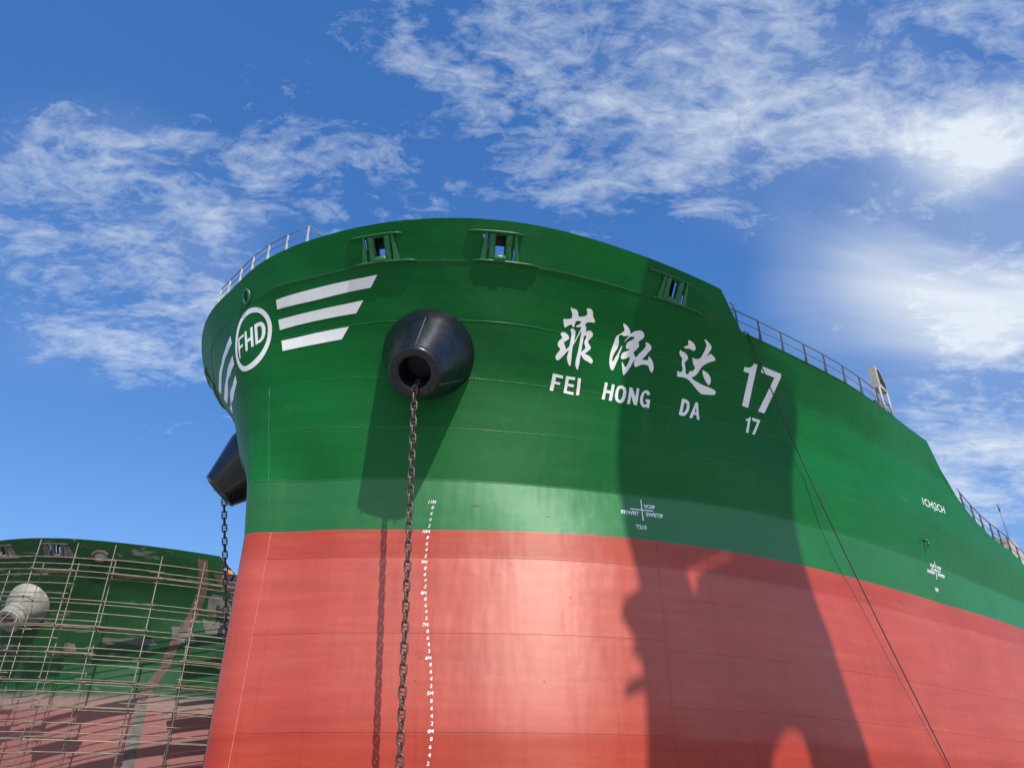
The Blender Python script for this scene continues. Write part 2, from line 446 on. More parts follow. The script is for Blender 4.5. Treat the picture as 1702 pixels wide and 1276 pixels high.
def cub(g, tab):
    if g >= GIRTH[-1]:
        return (tab[-1][0] + g - GIRTH[-1], tab[-1][1])
    j = 0
    while j < len(GIRTH) - 2 and GIRTH[j + 1] < g:
        j += 1
    h = GIRTH[j + 1] - GIRTH[j]
    u = (g - GIRTH[j]) / h
    out = []
    for k in (0, 1):
        def sl(i):
            if i == 0:
                return 0.0 if k == 0 else (tab[1][1] - tab[0][1]) / (GIRTH[1] - GIRTH[0])
            if i >= len(GIRTH) - 1:
                return (tab[-1][k] - tab[-2][k]) / (GIRTH[-1] - GIRTH[-2])
            d0 = (tab[i][k] - tab[i - 1][k]) / (GIRTH[i] - GIRTH[i - 1])
            d1 = (tab[i + 1][k] - tab[i][k]) / (GIRTH[i + 1] - GIRTH[i])
            ww = (GIRTH[i] - GIRTH[i - 1]) / (GIRTH[i + 1] - GIRTH[i - 1])
            return d0 * (1 - ww) + d1 * ww
        m0, m1 = sl(j), sl(j + 1)
        out.append((2 * u**3 - 3 * u * u + 1) * tab[j][k] + (u**3 - 2 * u * u + u) * h * m0
                   + (-2 * u**3 + 3 * u * u) * tab[j + 1][k] + (u**3 - u * u) * h * m1)
    return tuple(out)


CACHE = {}


def levels(g):
    k = round(g, 5)
    if k not in CACHE:
        CACHE[k] = [cub(g, L) for L in LINES]
    return CACHE[k]


CENTRE = [0.1, 0.5, 0.12, 0.0, 0.0, 0.0, 0.0]


def centre_shift(z):
    for (z0, c0), (z1, c1) in zip(zip(LEVEL, CENTRE), zip(LEVEL[1:], CENTRE[1:])):
        if z <= z0:
            return c0
        if z <= z1:
            return c0 + (c1 - c0) * (z - z0) / (z1 - z0)
    return 0.0


def hull(t, z):
    """point on the shell: t = girth from the stem (port +), z = height above the keel; ship axes, origin at the stem foot"""
    P = levels(abs(t))
    sg = 1 if t >= 0 else -1
    if z <= LEVEL[0]:
        s, b = P[0]
        if z < 1.5 and abs(t) < 1e9:
            f = ((1.5 - z) / 1.5) ** 2
            b *= 1 - 0.10 * f
            s += 0.5 * f * max(0, 1 - abs(t) / 6)
    else:
        j = 0
        while j < 5 and LEVEL[j + 1] < z:
            j += 1
        h = LEVEL[j + 1] - LEVEL[j]
        u = (z - LEVEL[j]) / h
        lin = [P[j][k] * (1 - u) + P[j + 1][k] * u for k in (0, 1)]
        if 1 <= j <= 4:
            sm = []
            for k in (0, 1):
                def sl(i):
                    dn = (P[i][k] - P[i - 1][k]) / (LEVEL[i] - LEVEL[i - 1])
                    up = (P[i + 1][k] - P[i][k]) / (LEVEL[i + 1] - LEVEL[i])
                    return up if i == 1 else dn if i == 5 else 0.5 * (up + dn)
                sm.append((2 * u**3 - 3 * u * u + 1) * P[j][k] + (u**3 - 2 * u * u + u) * h * sl(j)
                          + (-2 * u**3 + 3 * u * u) * P[j + 1][k] + (u**3 - u * u) * h * sl(j + 1))
            wl = FLATNESS
            s, b = [lin[k] * wl + sm[k] * (1 - wl) for k in (0, 1)]
        else:
            s, b = lin
    if t < 0:
        b = b - 2 * centre_shift(z)
        s += 0.10 * min(1, -t / 5) * min(1, max(0, (z - 11) / 5))
    return AX * s + PX * (b * sg) + Vector((0, 0, z))


FLATNESS = 0.55


def frame(t, z):
    """origin, unit tangent (towards +t), unit up along the plating, outward normal"""
    e = 0.03
    T = (hull(t + e, z) - hull(t - e, z)).normalized()
    U = (hull(t, z + e) - hull(t, z - e)).normalized()
    Nn = T.cross(U).normalized()
    return hull(t, z), T, Nn.cross(T).normalized(), Nn


ZD, ZT = 18.1, 19.2
DECK = [(0, ZD), (36.13, ZD), (36.7, 15.74), (37.39, 15.0), (38.79, 14.49), (41.49, 14.14), (42.5, 13.75), (45, 13.6), (400, 13.6)]
BULW = [(0, ZT), (20.5, ZT), (21.0, ZD + 0.02), (400, ZD)]


def lerp_tab(tab, x):
    x = abs(x)
    for (a, va), (b, vb) in zip(tab, tab[1:]):
        if x <= b:
            return va + (vb - va) * (x - a) / (b - a)
    return tab[-1][1]


def deck_z(t):
    return lerp_tab(DECK, t)


def frange(a, b, st):
    n = max(1, int(round((b - a) / st)))
    return [a + (b - a) * i / n for i in range(n)]


TCOLS = frange(0, 5, 0.1) + frange(5, 16, 0.22) + frange(16, 36.13, 0.45) + frange(36.13, 36.7, 0.29) + frange(36.7, 42.5, 0.36) + frange(42.5, 60, 1.0) + [60, 75, 90, 110, 130, 150]
TALL = [-t for t in TCOLS[::-1] if t > 0] + TCOLS
CHOCKS = [6.89, 11.0, 17.76]


def grid(bm, cols, rows_of, skip=None):
    vs = []
    for t in cols:
        vs.append([bm.verts.new(hull(t, z)) for z in rows_of(t)])
    for i in range(len(cols) - 1):
        for j in range(len(vs[0]) - 1):
            if skip and skip(i, j):
                continue
            f = bm.faces.new((vs[i][j], vs[i + 1][j], vs[i + 1][j + 1], vs[i][j + 1]))
            f.smooth = True
    return vs


def seam(bm, path, r=0.011):
    pts = []
    for (t0, z0), (t1, z1) in zip(path, path[1:]):
        n = max(2, int(max(abs(t1 - t0) / 0.25, abs(z1 - z0) / 0.3)))
        for i in range(n):
            u = i / n
            pts.append((t0 + (t1 - t0) * u, z0 + (z1 - z0) * u))
    pts.append(path[-1])
    add_tube(bm, [hull(t, z) + frame(t, z)[3] * 0.002 for t, z in pts], r, 6)


def build_hull(ship, mat, seams=True):
    bm = bmesh.new()
    grid(bm, TALL, lambda t: [0, 0.4, 0.9, 1.5, 3, 5, 7, 8.6, 10.05])
    grid(bm, TALL, lambda t: [10.05, 10.45, 10.85, 11.25, 11.65])

    def upper(t):
        zd = deck_z(t)
        rows = []
        for a, b in zip(LEVEL[1:5], LEVEL[2:6]):
            rows += [a + (b - a) * i / 6 for i in range(6)]
        rows.append(LEVEL[5])
        if zd >= LEVEL[5] - 1e-6:
            return rows
        k = (zd - LEVEL[1]) / (LEVEL[5] - LEVEL[1])
        return [LEVEL[1] + (z - LEVEL[1]) * k for z in rows]
    grid(bm, TALL, upper)
    # transom
    vs = [bm.verts.new(hull(s, z)) for s, z in ((150, 0), (-150, 0), (-150, 13.6), (150, 13.6))]
    bm.faces.new(vs)
    h = link('hull', bm, mat, ship)
    if not seams:
        return h

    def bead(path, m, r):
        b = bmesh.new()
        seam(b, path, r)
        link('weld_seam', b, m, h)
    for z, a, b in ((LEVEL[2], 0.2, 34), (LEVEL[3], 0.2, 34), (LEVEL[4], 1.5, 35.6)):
        bead([(a, z), (b, z)], M['bead_glint_green'], 0.008)
    bead([(0.3, LEVEL[1]), (60, LEVEL[1])], mat, 0.010)
    bead([(0.9, LEVEL[5]), (21, LEVEL[5])], M['bead_glint_green'], 0.008)
    for z, a, b in ((9.14, 0.95, 13.9), (6.76, 0.92, 13.9), (3.97, 0.9, 14), (8.12, 14.1, 17.2), (6.45, 14.1, 60), (4.77, 14.1, 60), (2.9, 14, 60)):
        bead([(a, z), (b, z)], mat, 0.007)
    for t, a, b in ((14.0, 2, 10.0), (6.5, 2, 9.1)):
        bead([(t, a), (t, b)], mat, 0.006)
    bead([(0.82, 2), (0.97, 10.05)], M['bead_glint_red'], 0.010)
    bead([(0.97, 10.05), (0.78, 11.65), (1.10, 13.3), (1.4, 14.9)], M['bead_glint_green'], 0.009)
    bead([(13.8, 11.65), (14.3, 12.6), (15.6, 13.9), (16.3, 14.9)], M['bead_glint_green'], 0.006)
    return h


def build_bulwark(ship, mat, chocks, end):
    cols = set(t for t in TALL if abs(t) < end - 0.1)
    tab = [(0, ZT), (end, ZT), (end + 0.5, ZD + 0.02), (400, ZD)]
    for c in chocks:
        for sg in (1, -1):
            cols = {t for t in cols if abs(t - sg * c) > 0.55}
            cols |= {sg * c - 0.46, sg * c + 0.46}
    cols |= {sg * (end + x) for sg in (1, -1) for x in (0, 0.25, 0.5)}
    cols = sorted(cols)
    base = [ZD, ZD + 0.06, ZD + 0.2, ZD + 0.38, ZD + 0.55, ZD + 0.71, ZD + 0.85, ZD + 0.98, ZT]

    def rows(t):
        k = (lerp_tab(tab, t) - ZD) / (ZT - ZD)
        return [ZD + (z - ZD) * k for z in base]
    holes = set()
    for c in chocks:
        for sg in (1, -1):
            i = cols.index(sg * c - 0.46)
            holes |= {(i, j) for j in range(1, 5)}
    bm = bmesh.new()
    grid(bm, cols, rows, lambda i, j: (i, j) in holes)
    o = link('bulwark', bm, mat, ship)
    md = o.modifiers.new('plate', 'SOLIDIFY')
    md.thickness = 0.03
    md.offset = -1
    sp = o.modifiers.new('crease', 'EDGE_SPLIT')
    sp.split_angle = R(40)
    return o


def build_deck(ship):
    bm = bmesh.new()
    tt = [t for t in TCOLS if t < 43 or t > 43]
    L = [bm.verts.new(hull(t, deck_z(t)) - Vector((0, 0, 0.03))) for t in tt]
    Rr = [L[0]] + [bm.verts.new(hull(-t, deck_z(t)) - Vector((0, 0, 0.03))) for t in tt[1:]]
    bm.faces.new((L[0], L[1], Rr[1]))
    for i in range(1, len(tt) - 1):
        bm.faces.new((L[i], L[i + 1], Rr[i + 1], Rr[i]))
    return link('deck', bm, M['deck'], ship)


def fairlead(ship, t, mat, inner):
    p, T, U, Nn = frame(t, ZD + 0.39)
    up = U
    f = bpy.data.objects.new('fairlead', None)
    col.objects.link(f)
    f.parent = ship
    f.empty_display_size = 0.3

    def at(x, zz, y=0.0):
        return p + T * x + up * zz + Nn * y
    # top and bottom flange plates
    for zz, hw in ((ZD + 0.76, 0.95), (ZD + 0.0, 1.14)):
        bm = bmesh.new()
        n = 8
        prev = None
        for i in range(n + 1):
            x = -hw + 2 * hw * i / n
            q = hull(t + x, zz)
            nn = frame(t + x, zz)[3]
            nn = Vector((nn.x, nn.y, 0)).normalized()
            d = 0.09 * min(1.0, 0.35 + (1 - abs(x) / hw) * 6)
            ring = [bm.verts.new(v) for v in (q - nn * 0.02 + Vector((0, 0, 0.018)), q + nn * d + Vector((0, 0, 0.018)),
                                              q + nn * d - Vector((0, 0, 0.018)), q - nn * 0.02 - Vector((0, 0, 0.018)))]
            if prev:
                for k in range(4):
                    bm.faces.new((prev[k], prev[(k + 1) % 4], ring[(k + 1) % 4], ring[k]))
            else:
                bm.faces.new(ring)
            prev = ring
        bm.faces.new(prev[::-1])
        bmesh.ops.recalc_face_normals(bm, faces=bm.faces)
        edge = []
        for i in range(n + 1):
            x = -hw + 2 * hw * i / n
            nn = frame(t + x, zz)[3]
            nn = Vector((nn.x, nn.y, 0)).normalized()
            edge.append(hull(t + x, zz) + nn * (0.09 * min(1.0, 0.35 + (1 - abs(x) / hw) * 6)))
        add_tube(bm, edge, 0.032, 10)
        link('flange_plate', bm, mat, f)
    # cheek plates beside the opening, raked at the foot
    for sg in (-1, 1):
        bm = bmesh.new()
        a = [at(sg * 0.47, 0.48, 0.0), at(sg * 0.47, 0.48, 0.06), at(sg * 0.47, -0.46, 0.06), at(sg * 0.47, -0.46, 0.0)]
        b = [at(sg * 0.53, 0.48, 0.0), at(sg * 0.53, 0.48, 0.05), at(sg * 0.66, -0.46, 0.05), at(sg * 0.68, -0.46, 0.0)]
        va = [bm.verts.new(q) for q in a]
        vb = [bm.verts.new(q) for q in b]
        bm.faces.new(va)
        bm.faces.new(vb[::-1])
        for k in range(4):
            bm.faces.new((va[k], va[(k + 1) % 4], vb[(k + 1) % 4], vb[k]))
        bmesh.ops.recalc_face_normals(bm, faces=bm.faces)
        link('cheek_plate', bm, mat, f)
        # upright roller
        bm = bmesh.new()
        add_lathe(bm, at(sg * 0.29, -0.44, -0.07), up, [(0, 0.09), (0.0, 0.125), (0.05, 0.132), (0.45, 0.125), (0.85, 0.132), (0.90, 0.125), (0.9, 0.09)], 20)
        link('roller', bm, mat, f)
    bm = bmesh.new()
    add_lathe(bm, at(-0.22, -0.35, 0.0), T, [(0, 0.03), (0.0, 0.08), (0.06, 0.125), (0.22, 0.13), (0.38, 0.125), (0.44, 0.08), (0.44, 0.03)], 18)
    link('roller', bm, mat, f)
    # box behind the opening
    bm = bmesh.new()
    add_box(bm, at(0, 0.45, -0.30), T, Nn, up, 0.45, 0.26, 0.015)
    add_box(bm, at(0, -0.40, -0.30), T, Nn, up, 0.45, 0.26, 0.015)
    for sg in (-1, 1):
        add_box(bm, at(sg * 0.44, 0.02, -0.30), T, Nn, up, 0.015, 0.26, 0.38)
        add_box(bm, at(sg * 0.24, 0.02, -0.52), T, Nn, up, 0.06, 0.06, 0.38)
    add_box(bm, at(0, 0.26, -0.55), T, Nn, up, 0.3, 0.02, 0.19)
    link('box_frame', bm, inner, f)
    return f


def mirror(v):
    return v - PX * (2 * v.dot(PX))


def hawse_bell(ship, base, tip, mat, prof, hole_mat):
    ax = (tip - base)
    bm = bmesh.new()
    add_lathe(bm, base, ax, prof, 72)
    ln = ax.length
    rp = prof[-3][1]
    b = link('hawse_bell', bm, mat, ship)
    e = bmesh.new()
    u_ = ax.normalized().orthogonal().normalized()
    v_ = ax.normalized().cross(u_)
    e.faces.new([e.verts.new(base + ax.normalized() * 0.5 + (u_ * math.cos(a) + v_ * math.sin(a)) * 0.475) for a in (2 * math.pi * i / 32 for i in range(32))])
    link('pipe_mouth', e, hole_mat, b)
    return b


def decal(name, outlines, mat, parent, off=0.012, step=0.16, smooth=False, shell=hull):
    """a painted mark: outlines in (girth, height), laid on the curved plating"""
    if smooth:
        outs = []
        for o in outlines:
            q = []
            for i, a in enumerate(o):
                b = o[(i + 1) % len(o)]
                q += [(a[0] * .75 + b[0] * .25, a[1] * .75 + b[1] * .25), (a[0] * .25 + b[0] * .75, a[1] * .25 + b[1] * .75)]
            outs.append(q)
        outlines = outs
    flat = [p for o in outlines for p in o]
    tris = tessellate_polygon([[Vector((p[0], p[1], 0)) for p in o] for o in outlines])
    bm = bmesh.new()
    vs = [bm.verts.new((p[0], p[1], 0)) for p in flat]
    for tri in tris:
        try:
            bm.faces.new([vs[i] for i in tri])
        except ValueError:
            pass
    return lay(name, bm, mat, parent, off, step)


def lay(name, bm, mat, parent, off=0.012, step=0.16):
    for _ in range(6):
        e = [x for x in bm.edges if x.calc_length() > step]
        if not e:
            break
        bmesh.ops.subdivide_edges(bm, edges=e, cuts=1)
        bmesh.ops.triangulate(bm, faces=bm.faces)
    for v in bm.verts:
        t, z = v.co.x, v.co.y
        p, T, U, Nn = frame(t, z)
        v.co = p + Nn * off
    bmesh.ops.recalc_face_normals(bm, faces=bm.faces)
    for f in bm.faces:
        f.smooth = True
    return link(name, bm, mat, parent)


GLYPH = {}


def text_bm(s, bold=0.0, spacing=1.0):
    """flat lettering as a bmesh with unit capital height, centred"""
    key = (s, bold, spacing)
    if key not in GLYPH:
        c = bpy.data.curves.new('t', 'FONT')
        c.body = s
        c.offset = bold
        c.resolution_u = 3
        c.space_character = spacing
        o = bpy.data.objects.new('t', c)
        col.objects.link(o)
        bpy.context.view_layer.update()
        me = bpy.data.meshes.new_from_object(o.evaluated_get(bpy.context.evaluated_depsgraph_get()))
        bpy.data.objects.remove(o)
        xs = [v.co.x for v in me.vertices]
        ys = [v.co.y for v in me.vertices]
        me.transform(Matrix.Translation((-(min(xs) + max(xs)) / 2, -(min(ys) + max(ys)) / 2, 0)))
        me.transform(Matrix.Scale(1 / (max(ys) - min(ys)), 4))
        GLYPH[key] = me
    bm = bmesh.new()
    bm.from_mesh(GLYPH[key])
    return bm


def upright(t, z, e=0.15):
    v = (hull(t, z + e) - hull(t, z - e)) / (2 * e)
    return -v.dot(frame(t, z)[1])


def text_on(name, s, t, z, h, parent, mat, wide=1.0, bold=0.02, shear=0.0, rise=0.0, off=0.012):
    bm = text_bm(s, bold)
    up = upright(t, z)
    for v in bm.verts:
        x, y = v.co.x * h * wide, v.co.y * h
        v.co = (t + x + y * (shear + up), z + y + x * rise, 0)
    return lay(name, bm, mat, parent, off, 0.25)


# ------------------------------------------------------------------ ground
bm = bmesh.new()
bmesh.ops.create_grid(bm, x_segments=8, y_segments=8, size=1500)
g = link('ground', bm, M['ground'])
g.location = (0, 0, -0.004)
g['kind'] = 'structure'

# ------------------------------------------------------------------ the green and red ship
ship = empty('cargo_ship', ORG, 0.0, category='ship',
             label='freshly painted green and red cargo ship with white lettering, its bow towering over the dock')
build_hull(ship, M['paint'])
build_bulwark(ship, M['paint'], CHOCKS, 20.5)
build_deck(ship)
for c in CHOCKS:
    fairlead(ship, c, M['fitting_green'], M['dark'])
for c in CHOCKS[:2]:
    fairlead(ship, -c, M['fitting_green'], M['dark'])

# round bow chock
p, T, U, Nn = frame(1.01, 18.38)
ck = bpy.data.objects.new('bow_chock', None)
col.objects.link(ck)
ck.parent = ship
bm = bmesh.new()
ring = [p + Nn * 0.03 + T * (math.cos(a) * 0.20) + U * (math.sin(a) * 0.27) for a in (2 * math.pi * i / 28 for i in range(29))]
add_tube(bm, ring, 0.055, 8, False)
link('rim', bm, M['fitting_green'], ck)
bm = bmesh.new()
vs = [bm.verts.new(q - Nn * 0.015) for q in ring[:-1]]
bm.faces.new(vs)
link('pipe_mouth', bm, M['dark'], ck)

# hawse bells
BASE = Vector((-2.92, 22.03, 15.24)) - ORG
TIP = Vector((-3.11, 20.95, 14.05)) - ORG
LN = (TIP - BASE).length
PROF = [(-1.5, 1.62), (-0.3, 1.565), (0.0, 1.445), (0.04, 1.428), (LN - 0.20, 0.892), (LN - 0.14, 0.865), (LN - 0.05, 0.855), (LN - 0.01, 0.82), (LN + 0.01, 0.76), (LN + 0.01, 0.66), (LN - 0.02, 0.56), (LN - 0.09, 0.50), (LN - 0.3, 0.475), (0.35, 0.47)]
SHIFT = Vector((-0.05, 0.0, 0))
b1 = hawse_bell(ship, BASE, TIP, M['bell'], PROF, M['dark'])
b2 = hawse_bell(ship, mirror(BASE) + SHIFT, mirror(TIP) + SHIFT, M['bell'], PROF, M['dark'])
for bell, bs, tp in ((b1, BASE, TIP), (b2, mirror(BASE) + SHIFT, mirror(TIP) + SHIFT)):
    ax = (tp - bs).normalized()
    u = ax.cross(Vector((0, 0, 1))).normalized()
    v = u.cross(ax)
    # weld beads down the cone and small padeyes on the lip
    for ang in (100, -5, 215, 305):
        bm = bmesh.new()
        d = u * math.cos(R(ang)) + v * math.sin(R(ang))
        add_tube(bm, [bs + ax * x + d * (1.448 - x * (1.445 - 0.865) / (LN - 0.14)) for x in (0.0, 0.4, 0.8, LN - 0.14)], 0.012, 6)
        link('weld_bead', bm, M['rail_dark'], bell)
    for ang in (40, 165, 235, 300):
        d = u * math.cos(R(ang)) + v * math.sin(R(ang))
        s_ = ax.cross(d)
        c_ = tp + d * 0.66 + ax * 0.02
        bm = bmesh.new()
        add_tube(bm, [c_ + d * (0.05 * math.cos(a)) + ax * (0.06 * math.sin(a)) for a in (math.pi * i / 8 for i in range(9))], 0.012, 6)
        link('padeye', bm, M['bell'], bell)

# painted marks
BRUSH = [[[(13.023,17.256),(13.075,17.226),(13.185,17.235),(13.258,17.208),(13.27,17.141),(13.246,17.043),(13.415,17.08),(13.578,17.12),(13.644,17.199),(13.656,17.254),(13.637,17.289),(13.694,17.328),(13.794,17.34),(13.87,17.317),(13.889,17.267),(13.857,17.186),(13.855,17.132),(13.884,17.076),(13.882,17.021),(13.829,16.987),(13.693,16.98),(13.579,16.965),(13.497,16.918),(13.425,16.873),(13.457,16.847),(13.459,16.801),(13.422,16.732),(13.388,16.672),(13.468,16.723),(13.576,16.753),(13.655,16.737),(13.683,16.679),(13.649,16.618),(13.537,16.544),(13.422,16.467),(13.377,16.416),(13.394,16.367),(13.438,16.296),(13.432,16.251),(13.374,16.197),(13.214,16.101),(13.096,16.034),(13.206,16.021),(13.308,15.975),(13.354,15.911),(13.351,15.857),(13.306,15.806),(13.25,15.772),(13.206,15.782),(13.128,15.824),(13.038,15.837),(12.984,15.882),(12.945,15.964),(12.926,15.996),(12.866,15.882),(12.784,15.731),(12.68,15.577),(12.623,15.505),(12.593,15.531),(12.59,15.618),(12.616,15.708),(12.696,15.84),(12.775,15.956),(12.883,16.11),(12.978,16.264),(13.074,16.417),(13.174,16.582),(13.238,16.703),(13.116,16.589),(12.967,16.451),(12.867,16.349),(12.775,16.265),(12.708,16.203),(12.663,16.128),(12.583,15.979),(12.512,15.832),(12.44,15.685),(12.391,15.601),(12.357,15.583),(12.332,15.611),(12.319,15.703),(12.327,15.789),(12.36,15.862),(12.434,15.957),(12.492,16.051),(12.447,16.023),(12.32,15.932),(12.163,15.818),(12.028,15.725),(11.947,15.69),(11.892,15.697),(11.883,15.749),(11.916,15.82),(12.007,15.898),(12.132,15.99),(12.163,16.045),(12.114,16.071),(12.092,16.126),(12.132,16.198),(12.224,16.279),(12.373,16.366),(12.341,16.405),(12.331,16.462),(12.373,16.51),(12.474,16.537),(12.567,16.533),(12.63,16.478),(12.65,16.406),(12.582,16.352),(12.464,16.291),(12.377,16.249),(12.371,16.201),(12.388,16.119),(12.376,16.042),(12.462,16.097),(12.563,16.163),(12.603,16.237),(12.677,16.351),(12.751,16.482),(12.791,16.569),(12.777,16.615),(12.812,16.675),(12.868,16.695),(12.936,16.687),(12.973,16.646),(12.956,16.58),(12.891,16.472),(12.835,16.377),(12.805,16.325),(12.909,16.424),(13.065,16.581),(13.216,16.731),(13.266,16.801),(13.132,16.762),(13.017,16.763),(13.1,16.807),(13.211,16.847),(13.327,16.935),(13.221,16.942),(13.147,16.935),(13.086,16.898),(13.03,16.843),(12.974,16.756),(12.926,16.725),(12.894,16.767),(12.885,16.804),(12.746,16.751),(12.629,16.693),(12.568,16.66),(12.557,16.706),(12.583,16.835),(12.6,16.892),(12.652,16.911),(12.709,16.905),(12.836,16.929),(12.955,16.963),(13.0,17.039),(13.022,17.111),(13.005,17.162),(13.011,17.224)],[(13.278,16.57),(13.395,16.59),(13.361,16.532),(13.241,16.411),(13.204,16.335),(13.212,16.276),(13.204,16.213),(13.145,16.169),(13.066,16.122),(13.011,16.085),(12.979,16.065),(13.079,16.245),(13.204,16.439)]],[[(15.06,17.153),(15.113,17.166),(15.181,17.146),(15.25,17.097),(15.292,17.031),(15.295,16.964),(15.271,16.907),(15.217,16.874),(15.125,16.858),(15.031,16.832),(14.972,16.814),(14.937,16.835),(14.887,16.845),(14.806,16.824),(14.76,16.794),(14.735,16.73),(14.716,16.646),(14.67,16.557),(14.584,16.443),(14.453,16.33),(14.351,16.237),(14.252,16.129),(14.176,16.024),(14.173,15.97),(14.269,16.047),(14.376,16.149),(14.49,16.245),(14.6,16.354),(14.727,16.481),(14.801,16.549),(14.809,16.53),(14.722,16.42),(14.624,16.312),(14.548,16.231),(14.531,16.182),(14.442,16.083),(14.323,15.955),(14.205,15.827),(14.109,15.726),(14.052,15.691),(14.013,15.695),(13.99,15.762),(14.007,15.873),(14.064,16.006),(14.175,16.193),(14.294,16.349),(14.415,16.49),(14.528,16.631),(14.603,16.724),(14.664,16.78),(14.776,16.831),(14.903,16.89),(15.007,16.946),(15.064,16.988),(15.063,17.048),(15.055,17.1)],[(14.931,16.654),(15.018,16.733),(15.133,16.818),(15.246,16.896),(15.381,16.978),(15.508,17.036),(15.626,17.064),(15.734,17.092),(15.821,17.089),(15.873,17.05),(15.89,16.985),(15.854,16.932),(15.755,16.868),(15.65,16.817),(15.549,16.761),(15.558,16.68),(15.519,16.618),(15.399,16.537),(15.213,16.418),(15.235,16.369),(15.228,16.275),(15.305,16.304),(15.432,16.402),(15.61,16.521),(15.752,16.613),(15.844,16.697),(15.867,16.749),(15.849,16.792),(15.931,16.805),(16.016,16.795),(16.078,16.75),(16.093,16.683),(16.033,16.624),(15.902,16.54),(15.747,16.425),(15.577,16.304),(15.489,16.25),(15.639,16.268),(15.765,16.279),(15.819,16.33),(15.834,16.394),(15.876,16.417),(15.925,16.372),(15.972,16.296),(15.977,16.189),(15.935,16.074),(15.856,15.966),(15.791,15.92),(15.739,15.93),(15.723,15.997),(15.73,16.091),(15.688,16.123),(15.555,16.123),(15.409,16.09),(15.276,16.036),(15.152,15.975),(15.095,15.969),(15.077,16.017),(15.109,16.101),(15.184,16.199),(15.198,16.216),(15.108,16.147),(14.994,16.034),(14.849,15.9),(14.681,15.762),(14.522,15.642),(14.445,15.601),(14.457,15.663),(14.502,15.812),(14.545,15.944),(14.579,16.035),(14.609,16.032),(14.618,15.956),(14.645,15.898),(14.681,15.896),(14.756,15.955),(14.873,16.076),(14.974,16.186),(15.026,16.257),(14.927,16.224),(14.794,16.164),(14.648,16.121),(14.588,16.13),(14.616,16.204),(14.69,16.293),(14.817,16.367),(14.965,16.415),(15.08,16.487),(15.124,16.519),(15.043,16.501),(14.959,16.477),(14.953,16.517),(14.99,16.592),(15.058,16.664),(15.186,16.725),(15.312,16.778),(15.42,16.843),(15.446,16.874),(15.375,16.867),(15.31,16.866),(15.226,16.839),(15.121,16.783),(15.008,16.704)]],[[(17.98,17.248),(18.081,17.243),(18.186,17.212),(18.256,17.152),(18.265,17.088),(18.209,17.019),(18.13,16.979),(18.043,16.988),(17.906,17.002),(17.728,16.968),(17.675,16.985),(17.677,17.007),(17.78,17.045),(17.9,17.092),(17.93,17.12),(17.93,17.178)],[(17.465,16.89),(17.51,16.859),(17.636,16.853),(17.726,16.818),(17.772,16.768),(17.763,16.707),(17.687,16.64),(17.573,16.574),(17.539,16.531),(17.527,16.434),(17.503,16.332),(17.453,16.228),(17.532,16.184),(17.671,16.3),(17.743,16.35),(17.782,16.351),(17.753,16.313),(17.903,16.394),(18.03,16.484),(17.969,16.565),(17.963,16.654),(17.986,16.718),(17.973,16.768),(18.018,16.772),(18.091,16.76),(18.224,16.769),(18.402,16.829),(18.553,16.957),(18.752,17.143),(18.85,17.266),(18.85,17.339),(18.79,17.408),(18.843,17.43),(18.928,17.406),(19.044,17.355),(19.11,17.294),(19.063,17.203),(18.918,17.086),(18.75,16.952),(18.839,16.978),(18.931,17.046),(19.016,17.06),(19.108,17.017),(19.177,16.97),(19.168,16.923),(19.097,16.88),(18.903,16.825),(18.686,16.742),(18.465,16.64),(18.312,16.544),(18.17,16.414),(18.017,16.295),(17.848,16.197),(17.682,16.14),(17.776,16.084),(17.965,16.039),(18.185,16.006),(18.438,15.987),(18.715,15.96),(18.775,15.916),(18.748,15.852),(18.654,15.784),(18.388,15.74),(18.167,15.711),(17.975,15.687),(17.87,15.747),(17.736,15.863),(17.623,15.964),(17.543,16.023),(17.429,16.057),(17.277,16.063),(17.004,16.023),(16.978,16.05),(17.023,16.14),(17.089,16.226),(17.123,16.217),(17.15,16.189),(17.253,16.221),(17.337,16.283),(17.371,16.354),(17.366,16.434),(17.398,16.534),(17.454,16.619),(17.477,16.661),(17.423,16.688),(17.378,16.739),(17.387,16.799)],[(18.359,16.496),(18.46,16.486),(18.602,16.448),(18.686,16.365),(18.69,16.267),(18.625,16.155),(18.539,16.072),(18.466,16.056),(18.412,16.115),(18.351,16.219),(18.331,16.363)]]]
for outl in BRUSH[0:1]:
    decal('name_character', outl, M['white'], ship, smooth=True)
for grp in BRUSH[1:]:
    bmA = [decal('name_character', [o], M['white'], ship, smooth=True) for o in grp[:1]]
    for o in grp[1:]:
        decal('brush_stroke', [o], M['white'], bmA[0], smooth=True)
for outl in [[[(21.364,17.271),(21.544,17.261),(20.292,15.679),(19.984,15.694),(20.93,16.894),(20.609,16.886),(20.723,17.034),(20.951,17.057),(21.133,17.118),(21.264,17.193)]],[[(21.83,17.28),(22.993,17.308),(22.894,17.164),(21.153,15.668),(20.814,15.673),(22.469,17.087),(21.664,17.071)]],[[(20.223,15.366),(20.279,15.362),(19.832,14.748),(19.711,14.749),(20.044,15.197),(19.937,15.199),(19.977,15.262),(20.075,15.273)]],[[(20.366,15.378),(20.772,15.368),(20.696,15.276),(20.151,14.749),(20.017,14.74),(20.555,15.254),(20.3,15.267)]]]:
    decal('name_numeral', outl, M['white'], ship)
